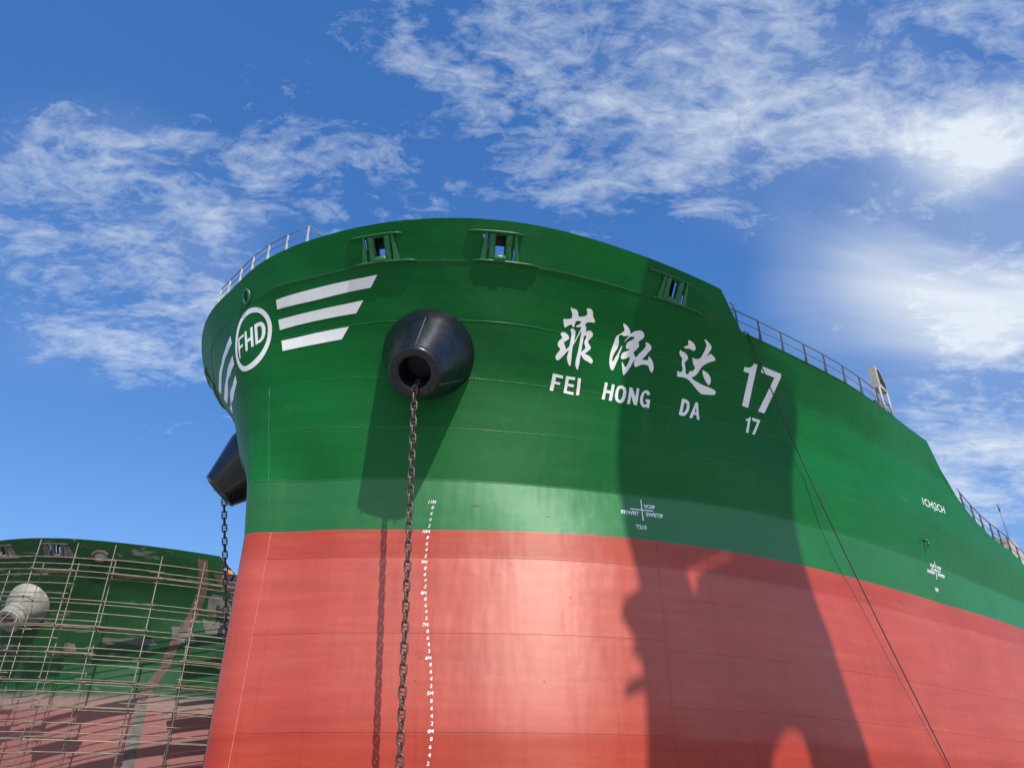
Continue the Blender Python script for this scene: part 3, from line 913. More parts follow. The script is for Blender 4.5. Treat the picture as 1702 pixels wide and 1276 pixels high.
for outl in [[[(11.643,15.302),(12.01,15.275),(11.964,15.19),(11.723,15.205),(11.654,15.078),(11.834,15.064),(11.792,14.99),(11.608,15.002),(11.475,14.781),(11.353,14.79)]],[[(12.117,15.279),(12.46,15.276),(12.408,15.188),(12.19,15.192),(12.123,15.066),(12.335,15.057),(12.288,14.973),(12.071,14.985),(11.991,14.838),(12.243,14.816),(12.197,14.727),(11.85,14.76)]],[[(12.56,15.276),(12.671,15.267),(12.41,14.734),(12.299,14.74)]],[[(13.583,15.272),(13.692,15.266),(13.55,15.038),(13.708,15.029),(13.846,15.25),(13.956,15.245),(13.626,14.7),(13.509,14.701),(13.643,14.929),(13.489,14.939),(13.358,14.707),(13.249,14.715)]],[[(14.169,15.256),(14.288,15.265),(14.376,15.22),(14.36,15.1),(14.26,14.924),(14.122,14.752),(13.983,14.677),(13.871,14.68),(13.792,14.752),(13.808,14.876),(13.92,15.066),(14.051,15.201)],[(14.15,15.165),(14.231,15.148),(14.219,15.064),(14.125,14.919),(14.025,14.799),(13.946,14.767),(13.915,14.83),(13.976,14.972),(14.058,15.1)]],[[(14.557,15.262),(14.674,15.26),(14.671,14.98),(14.861,15.282),(14.969,15.283),(14.627,14.7),(14.503,14.702),(14.499,14.989),(14.341,14.693),(14.223,14.693)]],[[(15.258,15.292),(15.386,15.271),(15.376,15.166),(15.236,15.123),(15.244,15.186),(15.162,15.186),(15.053,15.079),(14.953,14.914),(14.939,14.804),(15.013,14.786),(15.082,14.829),(15.13,14.9),(15.057,14.902),(15.114,14.986),(15.306,14.999),(15.13,14.698),(15.045,14.689),(15.053,14.731),(14.932,14.679),(14.825,14.714),(14.799,14.827),(14.895,15.022),(15.065,15.199)]],[[(16.919,15.348),(17.104,15.355),(17.231,15.309),(17.201,15.16),(17.045,14.964),(16.827,14.792),(16.639,14.731),(16.492,14.749)],[(16.986,15.243),(17.069,15.223),(17.051,15.13),(16.932,14.987),(16.804,14.886),(16.708,14.856)]],[[(17.578,15.367),(17.689,15.368),(17.484,14.764),(17.359,14.761),(17.424,14.917),(17.288,14.921),(17.127,14.756),(16.984,14.743)],[(17.525,15.193),(17.459,15.014),(17.365,15.011)]]]:
    decal('name_letter', outl, M['white'], ship)
RING = [[(1.451,17.803),(1.667,17.7),(1.851,17.555),(1.975,17.371),(2.034,17.156),(2.017,16.929),(1.881,16.598),(1.672,16.27),(1.397,15.997),(1.074,15.808),(0.751,15.727),(0.379,15.739),(0.192,15.879),(0.072,16.089),(0.031,16.376),(0.04,16.678),(0.078,17.05),(0.19,17.396),(0.376,17.664),(0.643,17.845),(0.937,17.905),(1.207,17.874)],[(1.391,17.639),(1.559,17.56),(1.715,17.423),(1.817,17.254),(1.845,17.054),(1.807,16.849),(1.712,16.611),(1.535,16.364),(1.296,16.152),(1.005,16.001),(0.739,15.918),(0.5,15.9),(0.343,15.983),(0.223,16.159),(0.169,16.392),(0.182,16.669),(0.217,16.993),(0.316,17.295),(0.495,17.54),(0.749,17.681),(1.062,17.713)]]
em = decal('emblem_ring', RING, M['white'], ship, smooth=True)
for outl in [[[(0.616,17.081),(0.615,16.986),(0.337,16.945),(0.357,16.698),(0.539,16.727),(0.529,16.636),(0.354,16.592),(0.312,16.262),(0.253,16.26),(0.258,16.976),(0.282,17.028)]],[[(0.675,17.132),(0.783,17.141),(0.789,16.814),(0.969,16.846),(0.996,17.186),(1.13,17.188),(1.071,16.473),(0.949,16.461),(0.962,16.732),(0.787,16.693),(0.763,16.423),(0.65,16.394)]],[[(1.226,17.227),(1.416,17.247),(1.597,17.223),(1.694,17.135),(1.729,16.996),(1.676,16.792),(1.571,16.642),(1.412,16.546),(1.163,16.495)],[(1.352,17.098),(1.479,17.117),(1.554,17.052),(1.549,16.911),(1.497,16.747),(1.407,16.658),(1.298,16.607)]]]:
    decal('emblem_letter', outl, M['white'], em)
for o in [[(2.485,17.722),(3.231,17.734),(3.953,17.76),(4.657,17.774),(5.344,17.772),(6.01,17.779),(6.511,17.808),(6.132,17.474),(5.542,17.459),(4.861,17.443),(3.81,17.418),(3.096,17.415),(2.421,17.424)],[(2.346,17.103),(2.967,17.105),(3.686,17.121),(4.386,17.133),(5.068,17.133),(5.724,17.154),(5.321,16.816),(4.601,16.823),(3.843,16.821),(2.992,16.802),(2.299,16.771)],[(2.258,16.419),(2.859,16.427),(3.567,16.456),(4.257,16.463),(4.911,16.469),(4.522,16.118),(3.942,16.104),(3.048,16.088),(2.215,16.066)]] + [[(-0.353,17.422),(-0.233,17.06),(-0.8,16.937),(-1.765,16.967),(-3.189,17.141),(-5.298,17.472),(-5.437,17.707),(-3.839,17.45),(-2.205,17.179),(-1.09,17.21)],[(-0.204,16.587),(-0.172,16.228),(-0.786,16.095),(-2.039,16.265),(-4.929,16.928),(-5.182,17.23),(-3.444,16.897),(-1.417,16.432),(-0.582,16.462)],[(-0.233,15.853),(-0.234,15.578),(-0.634,15.399),(-1.049,15.267),(-4.48,16.331),(-4.728,16.668),(-1.838,15.736),(-0.72,15.68)]]:
    decal('bow_stripe', [o], M['white'], ship)
for s, t, z in [('11M', 6.32, 10.94), ('8', 6.34, 10.76), ('6', 6.31, 10.57), ('4', 6.27, 10.37), ('2', 6.25, 10.18), ('10M', 6.15, 9.99), ('8', 6.21, 9.79), ('6', 6.2, 9.58), ('4', 6.19, 9.38), ('2', 6.18, 9.17), ('9M', 6.14, 8.97), ('8', 6.19, 8.77), ('6', 6.19, 8.57), ('4', 6.21, 8.38), ('2', 6.22, 8.18), ('8M', 6.18, 7.98), ('8', 6.25, 7.79), ('6', 6.27, 7.59), ('4', 6.29, 7.4), ('2', 6.31, 7.2), ('7M', 6.29, 7.0), ('8', 6.37, 6.81), ('6', 6.39, 6.61), ('4', 6.42, 6.42), ('2', 6.45, 6.22), ('6M', 6.43, 6.02), ('8', 6.51, 5.83), ('6', 6.53, 5.63), ('4', 6.55, 5.43), ('2', 6.56, 5.22), ('5M', 6.54, 5.02), ('8', 6.59, 4.81), ('6', 6.61, 4.61), ('4', 6.62, 4.4), ('2', 6.64, 4.2), ('4M', 6.6, 3.99), ('8', 6.64, 3.79), ('6', 6.62, 3.58), ('4', 6.61, 3.37), ('2', 6.58, 3.15)]:
    text_on('draft_mark', s, t, z, 0.108, ship, M['white'], 1.0 if 'M' in s else 1.05, 0.015, 0.30 if z > 8 else 0.1)



def tank_mark(t, z, left, right, upper_left, upper_right, code, dz):
    k = upright(t, z)

    def pt(x, y):
        return (t + x + y * k, z + y)
    mk = decal('tank_mark', [[pt(-0.02, 0.0), pt(-0.02, -0.38), pt(0.02, -0.38), pt(0.02, 0.0)]], M['white'], ship)
    decal('cross_line', [[pt(-0.02, 0.04), pt(0.02, 0.04), pt(0.02, 0.40), pt(-0.02, 0.40)]], M['white'], mk)
    decal('cross_line', [[pt(-0.44, 0.0), pt(0.44, 0.0), pt(0.44, 0.04), pt(-0.44, 0.04)]], M['white'], mk)
    for txt, x, y, h in ((upper_left, -0.30, 0.17, 0.15), (upper_right, 0.30, 0.17, 0.15), (left, -0.46, -0.13, 0.15), (right, 0.46, -0.13, 0.15), (code, -0.10, dz, 0.15)):
        if txt:
            text_on('tank_lettering', txt, *pt(x, y), h, mk, M['white'], 0.98, 0.03)


tank_mark(13.63, 11.12, 'FP/WBT', 'SWBTIP', '', 'VOIP', 'T215', -0.62)
tank_mark(30.18, 11.40, 'SWBTIP', 'SWBTIP', 'VOIP', 'VOIP', 'T87', -0.83)
text_on('hold_mark', '1CH|2CH', 32.48, 14.49, 0.50, ship, M['white'], 1.06, -0.003, 0.12, 0.035)
text_on('frame_mark', '5000', 10.85, 2.98, 0.14, ship, M['white'], 1.0, 0.02)

# drain spout
p, T, U, Nn = frame(29.76, 12.54)
bm = bmesh.new()
add_tube(bm, [p - Nn * 0.05, p + Nn * 0.12, p + Nn * 0.2 - U * 0.06], 0.055, 10)
add_tube(bm, [p + Nn * 0.2 - U * 0.06, p + Nn * 0.2 - U * 0.26], 0.045, 8)
link('drain_spout', bm, M['fitting_green'], ship)


def railing(base_pts, ups, h, mat, post_mat, stan, rails=(1.0, 0.52), close=None, r=0.024, wide=0.035):
    rl = bpy.data.objects.new('railing', None)
    col.objects.link(rl)
    rl.parent = ship
    path = [b + u * h for b, u in zip(base_pts, ups)]
    for k in rails:
        bm = bmesh.new()
        pts = [b + u * (h * k) for b, u in zip(base_pts, ups)]
        if close:
            pts = pts + [c + Vector((0, 0, h * k)) for c in close]
        add_tube(bm, pts, r if k == 1.0 else r * 0.6, 8)
        link('rail', bm, mat, rl)
    for i in stan:
        b, u = base_pts[i], ups[i]
        nx = base_pts[min(i + 1, len(base_pts) - 1)]
        pv = base_pts[max(i - 1, 0)]
        T = (nx - pv).normalized()
        Y = u.cross(T).normalized()
        bm = bmesh.new()
        add_box(bm, b + u * (h / 2 - 0.03), T, Y, u, 0.012, wide, h / 2 + 0.0)
        vs = [bm.verts.new(q) for q in (b - u * 0.05 + Y * (wide + 0.10), b - u * 0.05 + Y * wide, b + u * (h * 0.5) + Y * wide)]
        bm.faces.new(vs)
        link('stanchion', bm, post_mat, rl)
    return rl


Zv = Vector((0, 0, 1))
# bow platform rail
bt = [-1.35, -0.54, 0.44, 1.4, 2.4, 3.38, 4.34]
bb = [hull(t, ZT) - frame(t, ZT)[3] * 0.05 for t in bt]
c0 = bb[-1]
close = [c0 + AX * 2.2 - PX * 0.6, c0 + AX * 4.5 - PX * 1.6]
railing(bb, [Zv] * len(bb), 0.72, M['rail_dark'], M['rail_white'], range(len(bb)), (1.0, 0.55), close, 0.020, 0.03)  # dark rail colour stands in for the shade on the rails
# forecastle deck rail
ft = [20.72, 20.94, 22.24, 23.64, 25.14, 26.52, 27.98, 29.46, 31.12]
fb = [hull(t, ZD) - frame(t, ZD)[3] * 0.08 for t in ft]
railing(fb, [Zv] * len(fb), 0.98, M['rail_dark'], M['rail_dark'], range(1, len(fb)), (1.0, 0.52), None, 0.026, 0.04)
# main deck rail
at_ = [36.95, 37.08, 37.72, 38.5, 39.52, 40.48, 41.5, 42.4, 43.5, 44.8]
ab = [hull(t, deck_z(t)) - frame(t, deck_z(t) - 0.05)[3] * 0.08 for t in at_]
railing(ab, [Zv] * len(ab), 1.0, M['rail_dark'], M['rail_dark'], range(1, len(ab)), (1.0, 0.5), None, 0.026, 0.04)

# hand loops on the bulwark end
for zz in (18.75,):
    p, T, U, Nn = frame(20.8, zz)
    bm = bmesh.new()
    add_tube(bm, [p - Nn * 0.1 + T * (0.30 * math.sin(a) - 0.02) + U * (0.20 * math.cos(a)) for a in (math.pi * i / 10 for i in range(11))], 0.022, 8)
    link('hand_loop', bm, M['rail_dark'], ship)

# beige box on legs at the deck edge
lt = bpy.data.objects.new('winch_cabinet', None)
col.objects.link(lt)
lt.parent = ship
p, T, U, Nn = frame(31.95, ZD)
T = Vector((T.x, T.y, 0)).normalized()
Y = Zv.cross(T)                                    # inboard
p = p + Y * 0.12
W_, D_, Z0, Z1 = 0.95, 0.34, 1.5, 2.6
for x, y in ((0.05, 0.05), (W_ - 0.05, 0.05), (0.05, D_ - 0.05), (W_ - 0.05, D_ - 0.05)):
    bm = bmesh.new()
    add_tube(bm, [p + T * x + Y * y, p + T * x + Y * y + Zv * Z0], 0.055, 8)
    link('leg', bm, M['beige'], lt)
bm = bmesh.new()
prof = [(0, Z0), (W_, Z0), (W_, Z0 + 0.45), (W_ * 0.55, Z1), (0, Z1)]
fa = [bm.verts.new(p + T * x + Zv * z) for x, z in prof]
fb_ = [bm.verts.new(p + T * x + Zv * z + Y * D_) for x, z in prof]
bm.faces.new(fb_[::-1])
for i in range(5):
    j = (i + 1) % 5
    bm.faces.new((fa[i], fa[j], fb_[j], fb_[i]))
inn = [(0.2, Z0 + 0.22), (W_ - 0.04, Z0 + 0.08), (W_ - 0.04, Z0 + 0.43), (W_ * 0.53, Z1 - 0.05), (0.2, Z1 - 0.05)]
ia = [bm.verts.new(p + T * x + Zv * z) for x, z in inn]
for i in range(5):
    j = (i + 1) % 5
    bm.faces.new((fa[i], ia[i], ia[j], fa[j]))
bmesh.ops.recalc_face_normals(bm, faces=bm.faces)
link('housing', bm, M['beige'], lt)
bm = bmesh.new()
bm.faces.new([bm.verts.new(p + T * x + Zv * z + Y * 0.12) for x, z in inn])
link('dark_panel', bm, M['dark'], lt)
bm = bmesh.new()
for zz in (0.45, 0.9):
    add_tube(bm, [p + T * 0.05 + Y * 0.05 + Zv * zz, p + T * (W_ - 0.05) + Y * 0.05 + Zv * (zz - 0.25)], 0.02, 6)
    add_tube(bm, [p + T * (W_ - 0.05) + Y * 0.05 + Zv * zz, p + T * (W_ - 0.05) + Y * (D_ - 0.05) + Zv * zz], 0.02, 6)
add_box(bm, p + T * 0.5 + Y * 0.45 + Zv * 0.55, T, Y, Zv, 0.22, 0.18, 0.5)
link('brace', bm, M['rail_dark'], lt)

# locker, arm and whip mast on the main deck
lk = bpy.data.objects.new('deck_locker', None)
col.objects.link(lk)
lk.parent = ship
p = hull(46.2, 13.6) - PX * 1.2
bm = bmesh.new()
vs = []
for y in (0, 1.1):
    vs.append([bm.verts.new(p + AX * x - PX * y + Zv * z) for x, z in ((-0.5, 0), (2.6, 0), (2.6, 1.9), (0.9, 2.75), (-0.5, 2.75))])
bm.faces.new(vs[0])
bm.faces.new(vs[1][::-1])
for i in range(5):
    j = (i + 1) % 5
    bm.faces.new((vs[0][i], vs[1][i], vs[1][j], vs[0][j]))
bmesh.ops.recalc_face_normals(bm, faces=bm.faces)
link('locker_body', bm, M['beige'], lk)
bm = bmesh.new()
add_box(bm, p - AX * 1.3 + Zv * 2.55 - PX * 0.3, AX, PX, Zv, 0.85, 0.05, 0.05)
add_box(bm, p - AX * 1.3 + Zv * 2.2 - PX * 0.3, AX, PX, Zv, 0.85, 0.04, 0.04)
link('bracket_arm', bm, M['rail_white'], lk)
bm = bmesh.new()
add_tube(bm, [p - AX * 0.3 + Zv * 2.6, p - AX * 0.3 + Zv * 4.6], 0.022, 6)
add_tube(bm, [p - AX * 0.3 + Zv * 4.4, p - AX * 0.3 + Zv * 4.85], 0.05, 8)
link('whip_mast', bm, M['rail_dark'], lk)

# ------------------------------------------------------------------ anchor chains
D0 = 0.07


def link_bm():
    b = bmesh.new()
    path = []
    hl, rad = 1.2 * D0, 1.3 * D0
    for i in range(9):
        a = math.pi * i / 8
        path.append(Vector((rad * math.cos(a), 0, hl + rad * math.sin(a))))
    for i in range(9):
        a = math.pi + math.pi * i / 8
        path.append(Vector((rad * math.cos(a), 0, -hl + rad * math.sin(a))))
    path.append(path[0].copy())
    add_tube(b, path, D0 * 0.44, 8, False)
    return b


LINK_ME = None


def anchor_chain(pts, label, turn):
    global LINK_ME
    root = empty('anchor_chain', pts[0], 0, label=label, category='chain', group='anchor chains hanging from the hawse bells')
    if LINK_ME is None:
        o = link('chain_link', link_bm(), M['chain'], None)
        LINK_ME = o.data
        bpy.data.objects.remove(o)
        b = bmesh.new()
        add_tube(b, [Vector((-1.3 * D0, 0, 0)), Vector((0, 0, 0)), Vector((1.3 * D0, 0, 0))], D0 * 0.30, 8)
        o = link('stud', b, M['chain'], None)
        anchor_chain.stud = o.data
        bpy.data.objects.remove(o)
    seg = [(Vector(a), Vector(b)) for a, b in zip(pts, pts[1:])]
    total = sum((b - a).length for a, b in seg)
    n = int(total / (4 * D0))
    for i in range(n):
        d = (i + 0.5) * 4 * D0
        for a, b in seg:
            l = (b - a).length
            if d <= l:
                break
            d -= l
        pos = a + (b - a).normalized() * d
        q = (b - a).normalized().to_track_quat('Z', 'X')
        rnd = random.uniform(-0.07, 0.07)
        q = q @ Matrix.Rotation(turn + (math.pi / 2 if i % 2 else 0) + rnd, 3, 'Z').to_quaternion()
        o = bpy.data.objects.new('chain_link', LINK_ME)
        col.objects.link(o)
        o.parent = root
        o.location = pos - Vector(pts[0])
        o.rotation_mode = 'QUATERNION'
        o.rotation_quaternion = q
        s = bpy.data.objects.new('stud', anchor_chain.stud)
        col.objects.link(s)
        s.parent = o
    return root


AXB = (TIP - BASE).normalized()
P1 = Vector((-3.11, 21.35, 13.72))
anchor_chain([P1 - AXB * 0.55 + Vector((0, 0, 0.12)), P1, Vector((-2.84, 22.25, 0.0))],
             'rusty anchor chain hanging in front of the red hull from the near black bell', R(90))
P2 = Vector((-12.283, 30.888, 13.64))
Q2 = Vector((-11.443, 31.685, 8.254))
Q3 = P2 + (Q2 - P2) * (13.64 / (13.64 - 8.254))
AXM = mirror(AXB)
anchor_chain([P2 - AXM * 0.55 + Vector((0, 0, 0.12)), P2, Q3],
             'dark anchor chain hanging against the sky left of the red bow', R(40))

# ------------------------------------------------------------------ mooring line
rp = [Vector(p) + ORG for p in [(18.079, -0.086, 18.074), (18.612, 0.710, 17.253), (19.174, 1.523, 16.418), (19.674, 2.132, 15.453), (20.133, 2.597, 14.418), (20.536, 2.904, 13.324), (20.977, 3.285, 12.281), (21.454, 3.733, 11.276), (22.000, 4.320, 10.321), (22.475, 4.735, 9.319), (22.917, 5.074, 8.310), (23.369, 5.433, 7.321), (23.828, 5.809, 6.346), (24.293, 6.199, 5.385), (24.763, 6.607, 4.436), (25.227, 7.010, 3.494)]]
rp.append(rp[-1] + (rp[-1] - rp[-2]).normalized() * 4.2)
head = hull(21.25, ZD) + ORG
bm = bmesh.new()
add_tube(bm, [head - PX * 0.9 + Vector((0, 0, 0.05)), head + Vector((0, 0, 0.10))] + rp, 0.024, 8)
o = link('mooring_line', bm, M['rope'])
o['label'] = 'thin dark mooring line running from the deck edge down across the red hull side'
o['category'] = 'rope'

# ------------------------------------------------------------------ ship under repair
S2 = Vector((-40.15, 58.15, 0))
S2R = R(-4.5)
ship2 = empty('ship_under_repair', S2, S2R, category='ship',
              label='distant green and red ship with grey primer patches standing behind a tube scaffold')
build_hull(ship2, M['worn'], False)
build_bulwark(ship2, M['worn'], CHOCKS[:2], 22.4)
build_deck(ship2)
for c in CHOCKS[:2]:
    fairlead(ship2, c, M['primer'], M['primer'])
BELL2 = [(-1.7, 1.9), (-0.6, 1.75), (0.0, 1.55), (0.45, 1.28), (0.7, 1.05), (0.75, 0.98), (LN - 0.2, 0.95), (LN - 0.05, 0.93), (LN, 0.86), (LN + 0.02, 0.74), (LN, 0.62), (LN - 0.1, 0.55), (LN - 0.3, 0.5), (0.0, 0.48)]
BASE2 = Vector((-3.05, 22.30, 15.05)) - ORG
TIP2 = BASE2 + (TIP - BASE).normalized() * LN
BELL2 = [(d, r * 0.94) for d, r in BELL2]
hawse_bell(ship2, BASE2, TIP2, M['cream'], BELL2, M['dark'])
hawse_bell(ship2, mirror(BASE2), mirror(TIP2), M['cream'], BELL2, M['dark'])
# oval chock
p, T, U, Nn = frame(13.71, 18.3)
ck = bpy.data.objects.new('oval_chock', None)
col.objects.link(ck)
ck.parent = ship2
ring = [p + Nn * 0.05 + T * (math.cos(a) * 0.52) + U * (math.sin(a) * 0.36) for a in (2 * math.pi * i / 8 + math.pi / 8 for i in range(9))]
bm = bmesh.new()
add_tube(bm, ring, 0.12, 8, False)
link('rim', bm, M['brown_primer'], ck)
bm = bmesh.new()
bm.faces.new([bm.verts.new(q) for q in [p + Nn * 0.03 + T * (math.cos(a) * 0.46) + U * (math.sin(a) * 0.3) for a in (2 * math.pi * i / 16 for i in range(16))]])
link('pipe_mouth', bm, M['rail_white'], ck)


def rect(t0, t1, z0, z1, j=0.12, n=3):
    q = []
    for i in range(n):
        q.append((t0 + (t1 - t0) * i / n, z0 + random.uniform(-j, j)))
    for i in range(n):
        q.append((t1 + random.uniform(-j, j), z0 + (z1 - z0) * i / n))
    for i in range(n):
        q.append((t1 + (t0 - t1) * i / n, z1 + random.uniform(-j, j)))
    for i in range(n):
        q.append((t0 + random.uniform(-j, j), z1 + (z0 - z1) * i / n))
    return q


for c in CHOCKS[:2]:
    decal('primer_patch', [[(c - 1.1, 18.15), (c - 0.9, 18.7), (c - 0.6, 18.98), (c - 0.52, 18.8), (c - 0.6, 18.13)]], M['primer'], ship2, 0.02, 0.4)
    decal('primer_patch', [[(c + 1.1, 18.15), (c + 0.9, 18.7), (c + 0.6, 18.98), (c + 0.52, 18.8), (c + 0.6, 18.13)]], M['primer'], ship2, 0.02, 0.4)
band = [(20.9, 18.8), (20.5, 18.0), (19.6, 16.6), (18.2, 15.0), (16.9, 13.6), (15.7, 12.0), (14.7, 10.2), (14.3, 9.3)]
decal('primer_band', [[(t - 0.35, z) for t, z in band] + [(t + 0.35, z) for t, z in band[::-1]]], M['brown_primer'], ship2, 0.02, 0.4)
decal('primer_band', [[(14.05, 9.2), (14.1, 1.0), (14.85, 1.0), (14.8, 9.2)]], M['primer'], ship2, 0.02, 0.5)
decal('primer_patch', [rect(21.2, 23.4, 17.0, 18.0)], M['brown_primer'], ship2, 0.02, 0.4)
decal('primer_patch', [[(19.4, 15.4), (20.0, 16.4), (20.5, 16.7), (21.2, 16.6), (21.5, 15.9), (21.6, 15.2), (20.5, 15.1)]], M['primer'], ship2, 0.02, 0.4)
for a in ((18.9, 20.4, 14.0, 15.0), (20.6, 23.2, 13.5, 14.9), (16.6, 18.0, 13.3, 14.3), (21.8, 23.6, 15.5, 16.7), (11.6, 15.2, 13.0, 13.35), (9.0, 9.8, 12.4, 12.9)):
    decal('primer_patch', [rect(*a)], M['primer'], ship2, 0.02, 0.4)

# ------------------------------------------------------------------ scaffold
rot2 = Matrix.Rotation(S2R, 3, 'Z')


def off2(t, off, z):
    p, T, U, Nn = frame(t, 18.6)
    n2 = Vector((Nn.x, Nn.y, 0)).normalized()
    q = rot2 @ (Vector((p.x, p.y, 0)) + n2 * off) + S2
    return Vector((q.x, q.y, z))


scaf = empty('scaffold', off2(13.3, 1.2, 0), 0, category='scaffold',
             label='tall scaffold of rusty tubes and planks in front of the distant ship')
SO = scaf.location.copy()
COLS = [4.2, 6.4, 8.6, 10.8, 12.9, 15.1, 18.0, 20.75, 23.4, 26.0]
TOPS = [18.7, 17.2, 18.0, 18.4, 18.6, 18.6, 18.1, 18.0, 17.8, 17.8]
for t, tz in zip(COLS, TOPS):
    for off, cut in ((1.75, 0.0), (0.55, 0.9)):
        bm = bmesh.new()
        a = off2(t + random.uniform(-0.06, 0.06), off, 0) - SO
        b = off2(t + random.uniform(-0.06, 0.06), off, tz - cut + random.uniform(-0.3, 0.3)) - SO
        add_tube(bm, [a, b], 0.031, 6)
        link('pole', bm, M['tube'], scaf)
LIFTS = [1.1, 2.85, 4.6, 6.3, 8.1, 9.7, 11.3, 13.0, 14.75, 16.6]
for k, z in enumerate(LIFTS):
    runs = []
    for dz, off in ((0.0, 1.79), (0.0, 0.51), (0.95, 1.79), (0.42, 1.71)):
        i = 0
        while i < len(COLS) - 1:
            j = min(len(COLS) - 1, i + random.choice((2, 3, 3, 4)))
            if not (dz and random.random() < 0.2):
                zo = random.uniform(-0.07, 0.07)
                bm = bmesh.new()
                pts = []
                for q in range(i, j):
                    for u in (0, 0.5):
                        tt = COLS[q] + (COLS[q + 1] - COLS[q]) * u
                        pts.append(off2(tt, off, z + dz + zo) - SO)
                pts.append(off2(COLS[j], off, z + dz + zo) - SO)
                d0 = (pts[0] - pts[1]).normalized() * random.uniform(0.2, 0.6)
                d1 = (pts[-1] - pts[-2]).normalized() * random.uniform(0.2, 0.6)
                add_tube(bm, [pts[0] + d0] + pts + [pts[-1] + d1], 0.027, 6)
                link('ledger', bm, M['tube'], scaf)
            i = j
    for t in COLS:
        bm = bmesh.new()
        add_tube(bm, [off2(t, 0.15, z + 0.08) - SO, off2(t, 2.05, z + 0.08) - SO], 0.03, 6)
        link('transom_tube', bm, M['tube'], scaf)
    for i in range(len(COLS) - 1):
        if random.random() < (0.75 if k in (5, 7, 8, 9) else 0.4):
            for off in (0.85, 1.15, 1.45):
                if random.random() < 0.2:
                    continue
                a = off2(COLS[i] - random.uniform(0, 0.4), off, z + 0.14) - SO
                b = off2(COLS[i + 1] + random.uniform(0, 0.4), off, z + 0.14) - SO
                x = (b - a).normalized()
                bm = bmesh.new()
                add_box(bm, (a + b) / 2, x, Zv.cross(x), Zv, (b - a).length / 2, 0.125, 0.022)
                link('plank', bm, M['plank'], scaf)
for i, z in ((1, 13.2), (2, 11.15)):
    bm = bmesh.new()
    add_tube(bm, [off2(COLS[i], 1.86, z) - SO, off2(COLS[i + 1], 1.86, z + 3.3) - SO], 0.03, 6)
    link('brace', bm, M['tube'], scaf)


# ------------------------------------------------------------------ worker on the scaffold
def skin_body(name, pts, edges, mat, parent, sub=2, root=0):
    me = bpy.data.meshes.new(name)
    me.from_pydata([p[0] for p in pts], edges, [])
    o = bpy.data.objects.new(name, me)
    col.objects.link(o)
    o.parent = parent
    me.materials.append(mat)
    md = o.modifiers.new('skin', 'SKIN')
    md.use_smooth_shade = True
    for i, p in enumerate(pts):
        sv = me.skin_vertices[0].data[i]
        sv.radius = (p[1], p[1])
        sv.use_root = (i == root)
    o.modifiers.new('sub', 'SUBSURF').levels = sub
    o.modifiers['sub'].render_levels = sub
    return o


wz = 16.6 + 0.165
wp = off2(22.72, 1.15, wz)
worker = empty('person', wp, R(180), category='person',
               label='worker in orange vest and white helmet bending over on the scaffold beside the chain')
# x = the way the worker faces, bent forward from the hips, knees slightly bent
B_ = [((-0.12, 0, 0.86), 0.14), ((0.06, 0, 1.08), 0.145), ((0.26, 0, 1.22), 0.15), ((0.38, 0, 1.27), 0.07), ((0.47, 0, 1.27), 0.085), ((0.55, 0, 1.27), 0.09),
      ((-0.13, 0.10, 0.80), 0.10), ((0.05, 0.13, 0.45), 0.07), ((-0.06, 0.14, 0.09), 0.05), ((0.10, 0.15, 0.035), 0.04),
      ((-0.13, -0.10, 0.80), 0.10), ((0.02, -0.13, 0.45), 0.07), ((-0.12, -0.14, 0.09), 0.05), ((0.05, -0.15, 0.035), 0.04),
      ((0.28, 0.18, 1.20), 0.065), ((0.36, 0.22, 0.94), 0.048), ((0.52, 0.16, 0.76), 0.038), ((0.57, 0.14, 0.70), 0.034),
      ((0.28, -0.18, 1.20), 0.065), ((0.38, -0.23, 0.95), 0.048), ((0.55, -0.15, 0.80), 0.038), ((0.61, -0.13, 0.74), 0.034)]
E_ = [(0, 1), (1, 2), (2, 3), (3, 4), (4, 5), (0, 6), (6, 7), (7, 8), (8, 9), (0, 10), (10, 11), (11, 12), (12, 13), (2, 14), (14, 15), (15, 16), (16, 17), (2, 18), (18, 19), (19, 20), (20, 21)]
skin_body('body', B_, E_, M['skin'], worker)
skin_body('trousers', [((-0.12, 0, 0.88), 0.165)] + [((a, b, c), r + 0.022) for (a, b, c), r in B_[6:9]] + [((a, b, c), r + 0.022) for (a, b, c), r in B_[10:13]],
          [(0, 1), (1, 2), (2, 3), (0, 4), (4, 5), (5, 6)], M['navy'], worker)
skin_body('vest', [((-0.09, 0, 0.90), 0.168), ((0.06, 0, 1.08), 0.175), ((0.27, 0, 1.22), 0.178), ((0.29, 0.17, 1.20), 0.09), ((0.35, 0.215, 0.98), 0.066), ((0.29, -0.17, 1.20), 0.09), ((0.37, -0.225, 0.99), 0.066)],
          [(0, 1), (1, 2), (2, 3), (3, 4), (2, 5), (5, 6)], M['orange'], worker)
bm = bmesh.new()
add_lathe(bm, Vector((0.50, 0, 1.29)), Vector((0.35, 0, 1)), [(0.0, 0.15), (0.015, 0.15), (0.02, 0.125), (0.07, 0.118), (0.11, 0.085), (0.135, 0.03)], 20)
link('helmet', bm, M['helmet'], worker)
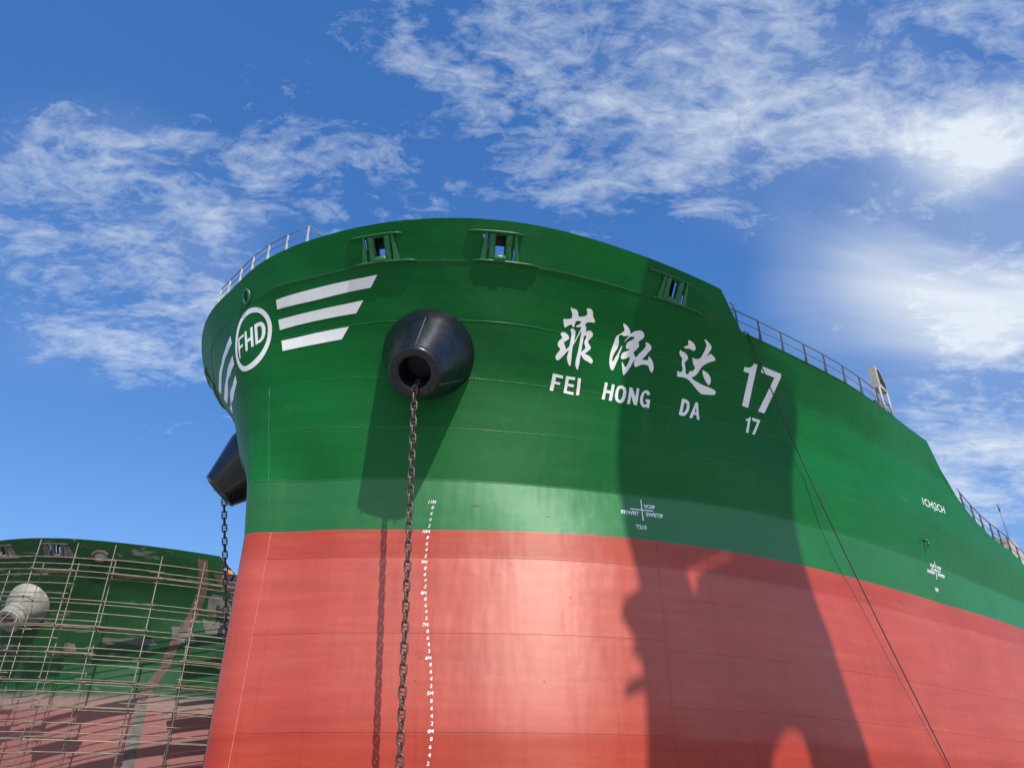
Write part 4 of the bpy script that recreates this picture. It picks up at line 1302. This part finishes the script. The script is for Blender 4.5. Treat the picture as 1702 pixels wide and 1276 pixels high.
for sg in (-1, 1):
    for k, (dy, ln) in enumerate(((-0.02, 0.07), (0.0, 0.08), (0.02, 0.075), (0.038, 0.06))):
        h0 = Vector((0.57 if sg > 0 else 0.61, sg * 0.14 + dy, 0.69 if sg > 0 else 0.73))
        skin_body('finger', [(tuple(h0), 0.010), (tuple(h0 + Vector((0.03, 0, -ln * 0.6))), 0.009), (tuple(h0 + Vector((0.02, 0, -ln))), 0.008)], [(0, 1), (1, 2)], M['skin'], worker, 1)
    h0 = Vector((0.55 if sg > 0 else 0.59, sg * 0.11, 0.71 if sg > 0 else 0.75))
    skin_body('thumb', [(tuple(h0), 0.011), (tuple(h0 + Vector((0.035, -sg * 0.02, -0.03))), 0.009)], [(0, 1)], M['skin'], worker, 1)
bm = bmesh.new()
for sx in (-1, 1):
    add_tube(bm, [Vector((0.62, sx * 0.03, 1.295)), Vector((0.632, sx * 0.03, 1.295))], 0.012, 8)
add_tube(bm, [Vector((0.63, 0, 1.275)), Vector((0.66, 0, 1.25))], 0.014, 8)
add_tube(bm, [Vector((0.63, -0.025, 1.225)), Vector((0.635, 0.025, 1.225))], 0.006, 6)
link('face', bm, M['navy'], worker)

# ------------------------------------------------------------------ unseen crane stand-in, plates added and shaped to shade the hull
cr = empty('crane_shadow_caster', (18.5, 2.0, 0), 0, category='crane',
           label='unseen stand-in for a crane, flat blue plates added out of frame, shaped to cast the hull shadow')
CX, CY = 18.5, 2.0
CR = [(12.38,38.37),(12.47,37.61),(12.72,36.95),(12.79,35.56),(13.01,34.58),(13.14,34.02),(13.0,33.47),(12.43,32.98),(12.36,32.67),(12.58,32.36),(12.82,31.98),(12.85,31.8),(12.62,31.58),(12.95,31.56),(13.04,31.14),(13.06,30.9),(12.31,30.38),(12.33,30.18),(13.03,30.61),(12.99,29.57),(12.88,28.3),(17.58,30.14),(17.93,30.93),(18.3,31.5),(18.7,31.93),(19.09,32.08),(19.37,31.98),(19.46,31.53),(19.5,31.1),(22.57,32.85),(22.49,33.46),(22.22,34.24),(21.94,35.25),(21.69,36.42),(21.33,37.24),(21.06,38.28),(20.84,38.97),(20.62,39.99),(20.61,41.05),(21.26,42.99),(21.47,44.12),(21.09,44.4),(19.83,43.83),(18.92,43.38)]  # outline traced from the hull shadow, set back towards the sun
WIN = [(14.92,35.07),(16.17,36.04),(17.16,36.91),(17.41,36.99),(17.37,36.76),(16.4,35.91),(15.48,35.06),(15.36,34.25),(15.18,34.37)]


def plate(name, outlines, y0, y1, mat, parent):
    bm = bmesh.new()
    flat = [p for o in outlines for p in o]
    tris = tessellate_polygon([[Vector((p[0], p[1], 0)) for p in o] for o in outlines])
    layers = []
    for y in (y0, y1):
        vs = [bm.verts.new((p[0] - CX, y, p[1])) for p in flat]
        layers.append(vs)
        for tri in tris:
            try:
                bm.faces.new([vs[i] for i in tri])
            except ValueError:
                pass
    k = 0
    for o in outlines:
        n = len(o)
        for i in range(n):
            a, b = k + i, k + (i + 1) % n
            bm.faces.new((layers[0][a], layers[0][b], layers[1][b], layers[1][a]))
        k += n
    bmesh.ops.recalc_face_normals(bm, faces=bm.faces)
    return link(name, bm, mat, parent)


plate('shadow_outline_plate', [CR, WIN], -0.15, 0.15, M['crane'], cr)
a, b, c_, d = CR[20], CR[21], CR[28], CR[29]
plate('leg', [[(a[0], 0), (a[0] + 0.01, a[1] - 0.03), (b[0], b[1] - 0.03), (b[0], b[1] - 5), (b[0] - 2.2, b[1] - 8), (b[0] - 2.4, 0)]], -0.14, 0.14, M['crane'], cr)  # added leg plates that carry the shadow outline down to the ground
plate('leg', [[(c_[0], c_[1] + 0.03), (d[0], d[1] - 0.03), (d[0] + 1.4, d[1] - 8), (d[0] + 2.2, 0), (d[0], 0), (d[0] - 0.6, d[1] - 11), (c_[0], c_[1] - 6)]], -0.14, 0.14, M['crane'], cr)
a, b = CR[0], CR[-1]
plate('added_top_plate', [[(a[0], a[1] - 0.04), (b[0], b[1] - 0.04), (b[0] - 1.0, b[1] + 6), (a[0] + 0.8, a[1] + 11), (a[0], a[1] + 4)]], -0.16, 0.16, M['crane'], cr)  # added plate continuing the shadow outline upwards

# small nicks and brush slips of light primer on the new paint
for t0, z0, w0, h0 in [(7.75, 10.85, 0.22, 0.012), (2.38, 11.68, 0.015, 0.03), (3.09, 11.56, 0.02, 0.025), (2.86, 13.39, 0.02, 0.02), (4.75, 11.07, 0.25, 0.008), (10.85, 7.94, 0.04, 0.01), (4.44, 13.38, 0.08, 0.008), (18.55, 12.44, 0.012, 0.2), (10.18, 10.6, 0.12, 0.007), (6.22, 6.02, 0.05, 0.012), (6.07, 5.38, 0.06, 0.01), (9.95, 5.38, 0.03, 0.012)]:
    decal('paint_nick', [[(t0 - w0, z0), (t0 - w0 * 0.4, z0 + h0), (t0 + w0, z0 + h0 * 0.5), (t0 + w0 * 0.5, z0 - h0)]], M['primer'], ship, 0.013, 0.3)
